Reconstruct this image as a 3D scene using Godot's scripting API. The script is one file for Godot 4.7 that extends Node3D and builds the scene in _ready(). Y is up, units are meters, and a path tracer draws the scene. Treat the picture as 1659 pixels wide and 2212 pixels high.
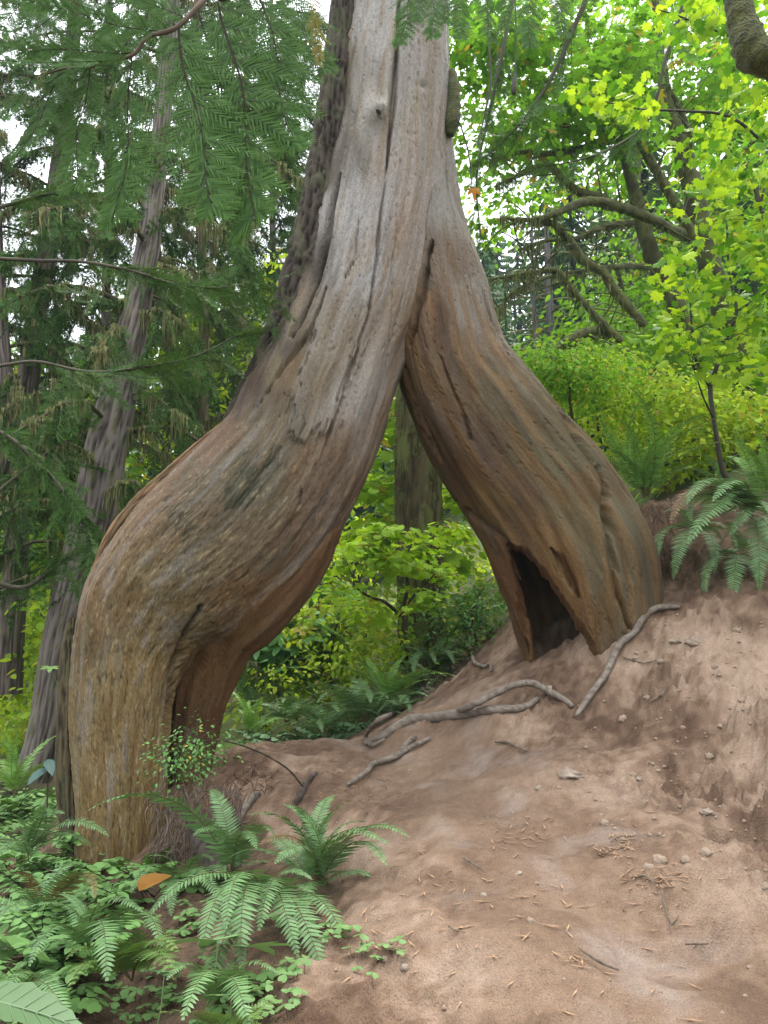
extends Node3D
# A wishbone-shaped cedar straddling a bare dirt slope in a mossy forest.

const VFOV := 68.0
const PITCH := 12.0
const EYE := Vector3(0, 1.6, 0)
const IW := 1659.0
const IH := 2212.0
var focal := 1640.0
var sin_p := 0.2
var cos_p := 0.98
var used := {}
var M := {}
var rng := RandomNumberGenerator.new()

func _ready() -> void:
	rng.seed = 11
	focal = IH * 0.5 / tan(deg_to_rad(VFOV * 0.5))
	sin_p = sin(deg_to_rad(PITCH)); cos_p = cos(deg_to_rad(PITCH))
	var cam := Camera3D.new()
	cam.name = "camera"; cam.fov = VFOV; cam.keep_aspect = Camera3D.KEEP_HEIGHT; cam.near = 0.05; cam.far = 600.0
	cam.position = EYE; cam.rotation_degrees = Vector3(PITCH, 0, 0); cam.current = true
	add_child(cam)
	var env := Environment.new()
	env.background_mode = Environment.BG_SKY
	var sm := ProceduralSkyMaterial.new()
	sm.sky_top_color = Color(0.97, 0.985, 1.0); sm.sky_horizon_color = Color(0.62, 0.64, 0.66); sm.sky_curve = 0.6   # an overcast sky: three times brighter overhead than at the horizon
	sm.ground_bottom_color = Color(0.30, 0.32, 0.24); sm.ground_horizon_color = Color(0.55, 0.60, 0.55)
	sm.energy_multiplier = 1.0
	var sky := Sky.new(); sky.sky_material = sm
	env.sky = sky
	env.background_energy_multiplier = SKY_E
	env.tonemap_mode = Environment.TONE_MAPPER_LINEAR
	env.tonemap_exposure = EXPOSURE
	env.sdfgi_enabled = true; env.ssao_enabled = true; env.ssil_enabled = true
	if FOG > 0.0:
		env.fog_enabled = true; env.fog_density = FOG; env.fog_light_color = Color(0.80, 0.90, 0.95)
	var we := WorldEnvironment.new(); we.name = "environment"; we.environment = env
	add_child(we)
	var sun := DirectionalLight3D.new()
	sun.name = "sun"; sun.light_energy = 0.5; sun.light_angular_distance = 12.0; sun.light_color = Color(1.0, 0.97, 0.92); sun.shadow_enabled = true
	sun.rotation_degrees = Vector3(-58, 158, 0)
	add_child(sun)
	make_materials()
	build_ground()
	build_arch_tree()
	build_more()

const SKY_E := 1.0
const EXPOSURE := 4.8
const FOG := 0.0009

# ---------------------------------------------------------------- camera helpers
func ray(px: float, py: float) -> Vector3:
	var x := (px - IW * 0.5) / focal
	var y := -(py - IH * 0.5) / focal
	return Vector3(x, y * cos_p + sin_p, -cos_p + y * sin_p)

func P(px: float, py: float, d: float) -> Vector3:      # the point d metres in front of the lens plane's foot, along -z
	var r := ray(px, py)
	return EYE + r * (d / -r.z)

func pix(p: Vector3) -> Vector2:
	var q := p - EYE
	var fz := -q.z * cos_p + q.y * sin_p
	var fy := q.y * cos_p + q.z * sin_p
	fz = maxf(fz, 0.05)
	return Vector2(IW * 0.5 + q.x / fz * focal, IH * 0.5 - fy / fz * focal)

func px_size(p: Vector3) -> float:                      # metres per photo pixel at p
	var q := p - EYE
	return (-q.z * cos_p + q.y * sin_p) / focal

# ---------------------------------------------------------------- node helpers
func numbered(called: String) -> String:
	var n: int = used.get(called, 0)
	used[called] = n + 1
	return called if n == 0 else "%s_%03d" % [called, n]

func thing(called: String, label: String, category: String, at := Vector3.ZERO, group := "") -> Node3D:
	var o := Node3D.new()
	o.name = numbered(called); add_child(o)
	o.position = at
	o.set_meta("label", label); o.set_meta("category", category)
	if group != "": o.set_meta("group", group)
	return o

func tag(o: Node, label: String, category: String, group := "") -> void:
	o.set_meta("label", label); o.set_meta("category", category)
	if group != "": o.set_meta("group", group)

func put(called: String, mesh: Mesh, m: Material, parent: Node = self, xf := Transform3D()) -> MeshInstance3D:
	var o := MeshInstance3D.new()
	o.name = numbered(called) if parent == self else called
	o.mesh = mesh
	if m: o.material_override = m
	parent.add_child(o, true)
	o.transform = xf
	return o

func copies(called: String, mesh: Mesh, m: Material, xfs: Array, parent: Node, cols := PackedColorArray()) -> MultiMeshInstance3D:
	var mm := MultiMesh.new()
	mm.transform_format = MultiMesh.TRANSFORM_3D
	mm.use_colors = cols.size() > 0
	mm.mesh = mesh
	mm.instance_count = xfs.size()
	for i in xfs.size():
		mm.set_instance_transform(i, xfs[i])
		if cols.size() > 0: mm.set_instance_color(i, cols[i])
	var o := MultiMeshInstance3D.new()
	o.name = numbered(called) if parent == self else called
	o.multimesh = mm
	o.material_override = m
	parent.add_child(o, true)
	o.set_meta("kind", "stuff")
	return o

func noise(s: int, f: float, oct := 3) -> FastNoiseLite:
	var n := FastNoiseLite.new()
	n.seed = s; n.frequency = f; n.noise_type = FastNoiseLite.TYPE_SIMPLEX_SMOOTH
	n.fractal_octaves = oct
	if oct == 1: n.fractal_type = FastNoiseLite.FRACTAL_NONE
	return n

func lin(r: float, g: float, b: float) -> Color:        # photo-style 0-255 colour to a linear value
	return Color(r / 255.0, g / 255.0, b / 255.0).srgb_to_linear()

func srgb(r: float, g: float, b: float) -> Color:       # linear albedo to an albedo_color
	return Color(r, g, b).linear_to_srgb()

func mat(r: float, g: float, b: float, rough := 0.8, vc := false) -> StandardMaterial3D:
	var m := StandardMaterial3D.new()
	m.albedo_color = srgb(r, g, b); m.roughness = rough
	m.vertex_color_use_as_albedo = vc
	m.cull_mode = BaseMaterial3D.CULL_DISABLED
	return m

func leafy(r: float, g: float, b: float, rough := 0.5, thru := 0.7, spec := 0.5) -> StandardMaterial3D:
	var m := mat(r, g, b, rough, true)
	m.metallic_specular = spec
	m.backlight_enabled = true; m.backlight = Color(thru, thru, thru * 0.8)
	return m

func noise_tex(s: int, f: float, oct := 4, size := 256, normal := 0.0) -> NoiseTexture2D:
	var t := NoiseTexture2D.new()
	t.width = size; t.height = size; t.seamless = true; t.noise = noise(s, f, oct)
	if normal > 0.0: t.as_normal_map = true; t.bump_strength = normal
	return t

# ---------------------------------------------------------------- mesh buffers
class Buf:
	var v := PackedVector3Array()
	var n := PackedVector3Array()
	var c := PackedColorArray()
	var uv := PackedVector2Array()
	var i := PackedInt32Array()
	func tri(a: Vector3, b: Vector3, d: Vector3, ca: Color, cb: Color, cd: Color) -> void:
		var nn := (d - a).cross(b - a).normalized()
		var k := v.size()
		v.append(a); v.append(b); v.append(d)
		n.append(nn); n.append(nn); n.append(nn)
		c.append(ca); c.append(cb); c.append(cd)
		uv.append(Vector2()); uv.append(Vector2()); uv.append(Vector2())
		i.append(k); i.append(k + 1); i.append(k + 2)
	func quad(a: Vector3, b: Vector3, d: Vector3, e: Vector3, ca: Color, cb: Color) -> void:
		tri(a, b, d, ca, ca, cb); tri(a, d, e, ca, cb, cb)
	func grid(nu: int, nv: int, first: int, wrap: bool) -> void:   # nu across, nv along, row-major by v
		var w := nu if wrap else nu - 1
		for y in nv - 1:
			for x in w:
				var a := first + y * nu + x
				var b := first + y * nu + (x + 1) % nu
				i.append(a); i.append(a + nu); i.append(b)
				i.append(b); i.append(a + nu); i.append(b + nu)
	func smooth() -> void:
		n = PackedVector3Array(); n.resize(v.size())
		for k in range(0, i.size(), 3):
			var a := i[k]; var b := i[k + 1]; var d := i[k + 2]
			var nn := (v[d] - v[a]).cross(v[b] - v[a])
			n[a] += nn; n[b] += nn; n[d] += nn
		for k in n.size(): n[k] = n[k].normalized()
	func mesh() -> ArrayMesh:
		var arr := []
		arr.resize(Mesh.ARRAY_MAX)
		arr[Mesh.ARRAY_VERTEX] = v; arr[Mesh.ARRAY_NORMAL] = n; arr[Mesh.ARRAY_INDEX] = i
		if c.size() == v.size(): arr[Mesh.ARRAY_COLOR] = c
		if uv.size() == v.size(): arr[Mesh.ARRAY_TEX_UV] = uv
		var m := ArrayMesh.new()
		m.add_surface_from_arrays(Mesh.PRIMITIVE_TRIANGLES, arr)
		return m

func spline(pts: Array, t: float) -> Variant:            # Catmull-Rom over floats or vectors, t in 0..size-1
	var k := clampi(int(floor(t)), 0, pts.size() - 2)
	var u := t - k
	var a = pts[maxi(k - 1, 0)]; var b = pts[k]; var c = pts[k + 1]; var d = pts[mini(k + 2, pts.size() - 1)]
	return 0.5 * (2.0 * b + (c - a) * u + (2.0 * a - 5.0 * b + 4.0 * c - d) * u * u + (3.0 * b - a - 3.0 * c + d) * u * u * u)

# a tapered limb through points; rough: share of the radius; colours vary between c0 and c1
func limb(pts: Array, radii: Array, nu: int, sub: int, rough := 0.1, c0 := Color.WHITE, c1 := Color.WHITE, seed_ := 1, into: Buf = null, cap := true) -> Buf:
	var b := into if into else Buf.new()
	var nz := noise(seed_, 1.0, 3)
	var rows := (pts.size() - 1) * sub + 1
	var first := b.v.size()
	var side := Vector3.ZERO
	for y in rows:
		var t := float(y) / sub
		var p: Vector3 = spline(pts, t)
		var q: Vector3 = spline(pts, minf(t + 0.05, pts.size() - 1))
		var q0: Vector3 = spline(pts, maxf(t - 0.05, 0.0))
		var tan_ := (q - q0).normalized()
		if side == Vector3.ZERO: side = tan_.cross(Vector3(0.31, 0.17, 0.93)).normalized()
		side = (side - tan_ * side.dot(tan_)).normalized()
		var up := side.cross(tan_)
		var r: float = maxf(spline(radii, t), 0.0005)
		if cap and (y == 0 or y == rows - 1): r *= 0.25
		for x in nu:
			var a := TAU * x / nu
			var dir := side * cos(a) + up * sin(a)
			var e := nz.get_noise_3dv((p + dir * r) * 7.0 / maxf(r * 20.0, 0.4))
			var e2 := nz.get_noise_3dv((p + dir * r) * 31.0 + Vector3(9, 3, 5))
			b.v.append(p + dir * r * (1.0 + rough * (1.6 * e + 0.8 * e2)))
			b.n.append(dir)
			b.uv.append(Vector2(float(x) / nu, t))
			b.c.append(c0.lerp(c1, clampf(0.5 + 1.3 * e2 + 0.7 * e, 0, 1)))
	b.grid(nu, rows, first, true)
	return b

func limb_px(pts: Array, nu: int, sub: int, rough := 0.1, c0 := Color.WHITE, c1 := Color.WHITE, seed_ := 1, into: Buf = null) -> Buf:   # pts: [px, py, metres away, half width in px]
	var q := []; var r := []
	for a in pts:
		var w := P(a[0], a[1], a[2])
		q.append(w); r.append(a[3] * px_size(w))
	return limb(q, r, nu, sub, rough, c0, c1, seed_, into)
# ---------------------------------------------------------------- ground
var tps_x := PackedVector2Array()
var tps_w := PackedFloat64Array()
const HX0 := -30.0
const HZ0 := -60.0
const HS := 0.25
const HNX := 241
const HNZ := 281
var hgrid := PackedFloat32Array()
var g_n1 := noise(3, 0.9, 4)
var g_n2 := noise(4, 5.0, 4)
var g_n3 := noise(5, 22.0, 3)

func tps_k(r2: float) -> float:
	return 0.0 if r2 < 1e-9 else 0.5 * r2 * log(r2)

func solve_tps(pts: Array) -> void:
	var n := pts.size(); var m := n + 3
	var A := []
	for i in m:
		var row := PackedFloat64Array(); row.resize(m + 1); A.append(row)
	for i in n:
		var pi := Vector2(pts[i].x, pts[i].z)
		tps_x.append(pi)
		for j in n:
			A[i][j] = tps_k(pi.distance_squared_to(Vector2(pts[j].x, pts[j].z)))
		A[i][i] += 0.02
		A[i][n] = 1.0; A[i][n + 1] = pi.x; A[i][n + 2] = pi.y
		A[n][i] = 1.0; A[n + 1][i] = pi.x; A[n + 2][i] = pi.y
		A[i][m] = pts[i].y
	for c in m:
		var best := c
		for r in range(c + 1, m):
			if absf(A[r][c]) > absf(A[best][c]): best = r
		var tmp = A[c]; A[c] = A[best]; A[best] = tmp
		for r in m:
			if r == c: continue
			var f: float = A[r][c] / A[c][c]
			if f == 0.0: continue
			var rr: PackedFloat64Array = A[r]; var rc: PackedFloat64Array = A[c]
			for k in range(c, m + 1): rr[k] -= f * rc[k]
			A[r] = rr
	tps_w.resize(m)
	for i in m: tps_w[i] = A[i][m] / A[i][i]

func tps(x: float, z: float) -> float:
	var n := tps_x.size(); var q := Vector2(x, z)
	var s := tps_w[n] + tps_w[n + 1] * x + tps_w[n + 2] * z
	for i in n:
		var r2 := q.distance_squared_to(tps_x[i])
		if r2 > 1e-9: s += tps_w[i] * 0.5 * r2 * log(r2)
	return s

func h0(x: float, z: float) -> float:                   # smooth ground height
	var fx := clampf((x - HX0) / HS, 0.0, HNX - 1.001); var fz := clampf((z - HZ0) / HS, 0.0, HNZ - 1.001)
	var ix := int(fx); var iz := int(fz)
	var u := fx - ix; var v := fz - iz
	var k := iz * HNX + ix
	return lerpf(lerpf(hgrid[k], hgrid[k + 1], u), lerpf(hgrid[k + HNX], hgrid[k + HNX + 1], u), v)

func seg_d(p: Vector2, a: Vector2, b: Vector2) -> float:
	var ab := b - a
	return p.distance_to(a + ab * clampf((p - a).dot(ab) / maxf(ab.length_squared(), 1e-9), 0, 1))

var hollows := []          # [x, z, radius, depth]

func gh(x: float, z: float) -> float:                   # ground height with its lumps
	var y := h0(x, z)
	var near := clampf(1.0 - (absf(x) + absf(z + 4.0) - 5.0) / 6.0, 0.15, 1.0)
	y += g_n1.get_noise_2d(x, z) * 0.10
	var path := path_at(x, z)
	y += g_n2.get_noise_2d(x, z) * lerpf(0.035, 0.009, path) * near
	for q in hollows:
		var d2: float = (Vector2(x - q[0], z - q[1])).length() / q[2]
		if d2 < 1.6:
			y -= q[3] * exp(-d2 * d2 * 2.5)
	return y

var path_line := [Vector2(0.95, -0.5), Vector2(0.72, -2.2), Vector2(0.62, -3.2), Vector2(0.42, -4.2), Vector2(0.15, -5.0), Vector2(-0.2, -6.2)]
func path_at(x: float, z: float) -> float:              # 1 on the worn slide, 0 off it
	var best := 9.0
	for i in path_line.size() - 1:
		best = minf(best, seg_d(Vector2(x, z), path_line[i], path_line[i + 1]))
	return clampf(1.25 - best / 0.6 + 0.5 * g_n1.get_noise_2d(x * 2.0 + 7.0, z * 1.5), 0, 1)

var n_patch := noise(21, 1.3, 4)
var n_streak := noise(23, 1.0, 4)
var n_clod := noise(24, 11.0, 3)
func fine_h(x: float, z: float) -> float:               # clods, and grooves scraped down the slide
	var path := path_at(x, z)
	var e := n_clod.get_noise_2d(x, z); var e2 := g_n3.get_noise_2d(x, z)
	var rough := lerpf(1.0, 0.18, path)
	var patch := clampf(0.35 + 1.6 * n_patch.get_noise_2d(x * 0.8 + 11.0, z * 0.8), 0.0, 1.0)
	var st := n_streak.get_noise_2d(x * 26.0 + 2.0 * g_n1.get_noise_2d(x, z) + z * 3.0, z * 0.8)
	if x > 0.9: rough *= 1.0 + minf(1.1, (x - 0.9) * 1.6)
	return rough * patch * (0.02 * maxf(0.0, e) + 0.014 * e2 + 0.045 * maxf(0.0, e - 0.12)) + rough * 0.004 * e2 + path * 0.0045 * st

func on(px: float, py: float, dmin := 1.2, dmax := 40.0) -> Vector3:   # where the ray through a photo pixel meets the ground
	var r := ray(px, py); r = r / -r.z
	var d := dmin
	while d < dmax:
		var p := EYE + r * d
		if p.y < gh(p.x, p.z):
			var lo := d - 0.06; var hi := d
			for k in 8:
				var m := (lo + hi) * 0.5
				p = EYE + r * m
				if p.y < gh(p.x, p.z): hi = m
				else: lo = m
			return EYE + r * hi
		d += 0.06
	return EYE + r * dmax

func axis(lo: float, hi: float, step: float, a: float, b: float, grow: float) -> PackedFloat32Array:
	var out := PackedFloat32Array()
	var left := []
	var s := step; var x := lo
	while x > a:
		s *= grow; x -= s; left.append(maxf(x, a))
	left.reverse()
	for q in left: out.append(q)
	x = lo
	while x < hi: out.append(x); x += step
	s = step
	while x < b:
		out.append(x); s *= grow; x += s
	out.append(b)
	return out

func build_ground() -> void:
	var pts := []
	for a in [[829, 2212, 2.2], [1250, 2212, 2.2], [1659, 2212, 2.2], [300, 2212, 2.5], [0, 2212, 2.6], [600, 2212, 2.25],
			[1000, 2000, 2.72], [1350, 2000, 2.75], [1659, 2000, 2.7], [0, 2050, 3.4], [300, 2060, 3.2], [640, 2050, 2.75],
			[240, 1885, 4.5], [0, 1960, 4.2], [80, 1790, 5.5], [480, 1890, 4.0], [700, 1890, 3.3],
			[1000, 1800, 3.6], [1100, 1700, 4.05], [1400, 1800, 3.45], [1659, 1850, 3.15], [1659, 1600, 4.0], [1659, 1400, 4.6], [1659, 1275, 5.0],
			[1400, 1560, 4.4], [1250, 1600, 4.5], [1450, 1335, 4.95], [1560, 1300, 4.98], [1000, 1640, 4.7], [1200, 1455, 5.08], [1350, 1402, 4.98], [1120, 1470, 5.25],
			[1000, 1490, 5.9], [900, 1560, 5.6], [800, 1612, 5.3], [620, 1612, 5.35], [480, 1620, 5.4], [385, 1690, 5.0], [500, 1740, 4.5], [650, 1700, 4.55],
			[820, 1565, 6.4], [1040, 1420, 6.6], [1500, 1095, 6.3], [1400, 1110, 6.1], [1620, 1095, 6.3], [1480, 1235, 5.6]]:
		pts.append(P(a[0], a[1], a[2]))
	for a in [[-1.2, 0.75, -6.6], [-0.7, 0.65, -8.0], [-4, 0.5, -9], [-8, -0.6, -7], [0.4, 1.5, -9], [0.5, 1.9, -12], [2.2, 2.9, -8], [5, 5.0, -9.5], [4.6, 3.6, -5.6], [-4, -0.2, -4], [-3.2, 0.2, -2.5],
			[-6, -1.2, 1], [0, 0.1, 0], [0, -0.5, 3], [3.5, 1.4, -2], [6, 2.2, 0], [-20, -1.5, -14], [-14, 0.2, -28], [0, 4.0, -22], [10, 9.0, -18], [22, 13, -14], [22, 7, 6], [0, -4, 9], [-20, -6, 9], [22, 3, 9],
			[-25, 4, -50], [0, 12, -50], [25, 22, -50], [-29, 0, -30], [29, 18, -30]]:
		pts.append(Vector3(a[0], a[1], a[2]))
	solve_tps(pts)
	hgrid.resize(HNX * HNZ)
	for z in HNZ:
		for x in HNX:
			hgrid[z * HNX + x] = tps(HX0 + x * HS, HZ0 + z * HS)
	for a in [[1610, 1800, 0.15, 0.17], [1545, 1800, 0.07, 0.06], [1300, 1835, 0.07, 0.07], [1480, 1690, 0.10, 0.035], [1150, 1690, 0.07, 0.04], [1420, 2080, 0.20, 0.06], [520, 1810, 0.12, 0.10], [1560, 2060, 0.12, 0.05], [1050, 1745, 0.20, 0.04], [900, 1790, 0.10, 0.04]]:
		var p := on(a[0], a[1])
		hollows.append([p.x, p.z, a[2], a[3]])
	var hp := P(1222, 1440, 5.62)
	hollows.append([hp.x, hp.z, 0.26, 0.34])
	var xs := axis(-1.2, 2.4, 0.015, -85.0, 85.0, 1.08)
	var zs := axis(-6.0, -1.85, 0.015, -95.0, 40.0, 1.08)
	var b := Buf.new()
	var nu := xs.size(); var nv := zs.size()
	var soil_dark := lin(128, 101, 83) * 0.40; var soil := lin(172, 142, 119) * 0.45; var soil_pale := lin(202, 173, 150) * 0.50
	var grey := lin(188, 172, 162) * 0.6; var litter := Color(0.075, 0.055, 0.035)
	var nb := n_patch; var nc := noise(22, 9.0, 3)
	var bare := [Vector2(580, 2260), Vector2(640, 2080), Vector2(740, 1960), Vector2(700, 1850), Vector2(600, 1830), Vector2(540, 1740), Vector2(460, 1690), Vector2(400, 1600), Vector2(700, 1590), Vector2(860, 1560), Vector2(960, 1400), Vector2(1120, 1360), Vector2(1400, 1300), Vector2(1500, 1262), Vector2(1700, 1285), Vector2(2400, 1400), Vector2(2400, 3500), Vector2(500, 3500)]
	for iz in nv:
		var z := zs[iz]
		for ix in nu:
			var x := xs[ix]
			var close := x > -2.2 and x < 3.2 and z > -8.0 and z < -1.0
			var far := absf(x) > 31.0 or z < -61.0 or z > 11.0
			var y := 0.0
			var path := 0.0
			var col := litter
			if far:
				y = h0(x, z) + maxf(0.0, x - 29.0) * 0.25 - maxf(0.0, z - 9.0) * 0.2 - maxf(0.0, -29.0 - x) * 0.1 + maxf(0.0, -z - 59.0) * 0.22
			else:
				y = gh(x, z)
			if close:
				path = path_at(x, z)
				var e := n_clod.get_noise_2d(x, z); var e2 := g_n3.get_noise_2d(x, z)
				var patch := clampf(0.35 + 1.6 * nb.get_noise_2d(x * 0.8 + 11.0, z * 0.8), 0.0, 1.0)
				y += fine_h(x, z)
				var pp := pix(Vector3(x, y, z))
				var wob := Vector2(nb.get_noise_2d(x * 2.0, z * 2.0), nb.get_noise_2d(x * 2.0 + 50.0, z * 2.0)) * 36.0
				var isbare := Geometry2D.is_point_in_polygon(pp + wob, PackedVector2Array(bare))
				if isbare:
					var k := 0.5 + 1.1 * nb.get_noise_2d(x, z) + 0.5 * nc.get_noise_2d(x, z)
					col = soil_dark.lerp(soil, clampf(k * 1.6, 0, 1)).lerp(soil_pale, clampf(k * 1.6 - 0.85, 0, 1))
					col = col.lerp(soil, path * 0.7)
					col = col.lerp(grey, path * clampf(1.5 * nb.get_noise_2d(x * 1.4 + 30.0, z * 1.4) - 0.1, 0, 1) * 0.7)
					col = col * (1.0 + 0.2 * nc.get_noise_2d(x * 3.0 + 20.0, z * 3.0))
				else:
					col = litter.lerp(Color(0.16, 0.10, 0.065), clampf(0.45 + nc.get_noise_2d(x, z) + 0.6 * e2, 0, 1))
			else:
				var k2 := clampf(0.5 + 1.2 * nb.get_noise_2d(x * 0.6, z * 0.6), 0, 1)
				col = litter.lerp(Color(0.065, 0.08, 0.03) if z > -9.0 else Color(0.10, 0.17, 0.035), k2)
			col.a = 1.0
			b.v.append(Vector3(x, y, z)); b.c.append(col)
	b.grid(nu, nv, 0, false)
	b.smooth()
	var g := put("ground", b.mesh(), M.soil)
	g.set_meta("kind", "structure")
	print("ground ", nu, "x", nv, " ", Time.get_ticks_msec())
# ---------------------------------------------------------------- the wishbone tree
func tube_of(ctrl: Array, nv: int, ratio: float) -> Dictionary:
	var c := []; var r := []
	for a in ctrl:
		var w := P(a[0], a[1], a[2])
		c.append(w); r.append(a[3] * px_size(w))
	var d := {"c": [], "t": [], "s": [], "n": [], "r": [], "l": [], "ratio": ratio, "nv": nv}
	# even spacing along the curve
	var fine := []; var flen := [0.0]
	var steps := (ctrl.size() - 1) * 24
	for i in steps + 1:
		fine.append(spline(c, float(i) / 24.0))
		if i > 0: flen.append(flen[i - 1] + fine[i].distance_to(fine[i - 1]))
	var k := 0
	for i in nv:
		var want: float = flen[steps] * i / (nv - 1)
		while k < steps - 1 and flen[k + 1] < want: k += 1
		var u: float = (want - flen[k]) / maxf(flen[k + 1] - flen[k], 1e-6)
		var t := (k + u) / 24.0
		var p: Vector3 = spline(c, t)
		var tg: Vector3 = (spline(c, minf(t + 0.2, c.size() - 1.0)) - spline(c, maxf(t - 0.2, 0.0))).normalized()
		var view := (p - EYE).normalized()
		var s := tg.cross(view).normalized()            # towards the photo's side
		d.c.append(p); d.t.append(tg); d.s.append(s); d.n.append(s.cross(tg).normalized() * -1.0)
		d.r.append(float(spline(r, t))); d.l.append(want)
	for i in nv:
		if d.n[i].dot(EYE - d.c[i]) < 0: d.n[i] = -d.n[i]
	return d

func tube_dist(d: Dictionary, p: Vector3) -> float:      # rough signed distance to a tube's side
	var best := 1e9; var bi := 0
	var cs: Array = d.c
	for i in range(0, cs.size(), 10):
		var q := p.distance_squared_to(cs[i])
		if q < best: best = q; bi = i
	for i in range(maxi(0, bi - 9), mini(cs.size(), bi + 10), 3):
		var q := p.distance_squared_to(cs[i])
		if q < best: best = q; bi = i
	var o: Vector3 = p - cs[bi]
	var a: float = o.dot(d.s[bi]); var b: float = o.dot(d.n[bi]) / d.ratio
	return sqrt(a * a + b * b) - d.r[bi]

func poly_d(p: Vector2, pl: PackedVector2Array) -> Vector2:  # distance, place along 0..1
	var best := 1e9; var at := 0.0
	for i in pl.size() - 1:
		var a := pl[i]; var ab := pl[i + 1] - a
		var t := clampf((p - a).dot(ab) / ab.length_squared(), 0, 1)
		var q := p.distance_squared_to(a + ab * t)
		if q < best: best = q; at = (i + t) / (pl.size() - 1)
	return Vector2(sqrt(best), at)

var cuts := []
func cut(w: float, depth: float, dark: float, pts: Array) -> void:
	var pl := PackedVector2Array()
	var box := Rect2(pts[0][0], pts[0][1], 0, 0)
	for a in pts:
		pl.append(Vector2(a[0], a[1])); box = box.expand(Vector2(a[0], a[1]))
	cuts.append([w, depth, dark, pl, box.grow(w * 3.0)])

func v2s(a: Array) -> PackedVector2Array:
	var out := PackedVector2Array()
	for q in a: out.append(Vector2(q[0], q[1]))
	return out

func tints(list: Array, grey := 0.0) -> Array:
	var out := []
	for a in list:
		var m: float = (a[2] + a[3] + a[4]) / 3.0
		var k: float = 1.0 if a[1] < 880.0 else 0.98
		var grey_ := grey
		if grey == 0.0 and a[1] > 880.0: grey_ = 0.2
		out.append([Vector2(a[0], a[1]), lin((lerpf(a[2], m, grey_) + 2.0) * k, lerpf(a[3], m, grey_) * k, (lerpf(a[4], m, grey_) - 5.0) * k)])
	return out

func blend_tint(list: Array, p: Vector2) -> Color:
	var s := Color(0, 0, 0); var w := 0.0
	for a in list:
		var q: float = p.distance_squared_to(a[0]) + 200.0
		var k := 1.0 / (q * q)
		var cc: Color = a[1]
		s += cc * k; w += k
	return s / w

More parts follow.
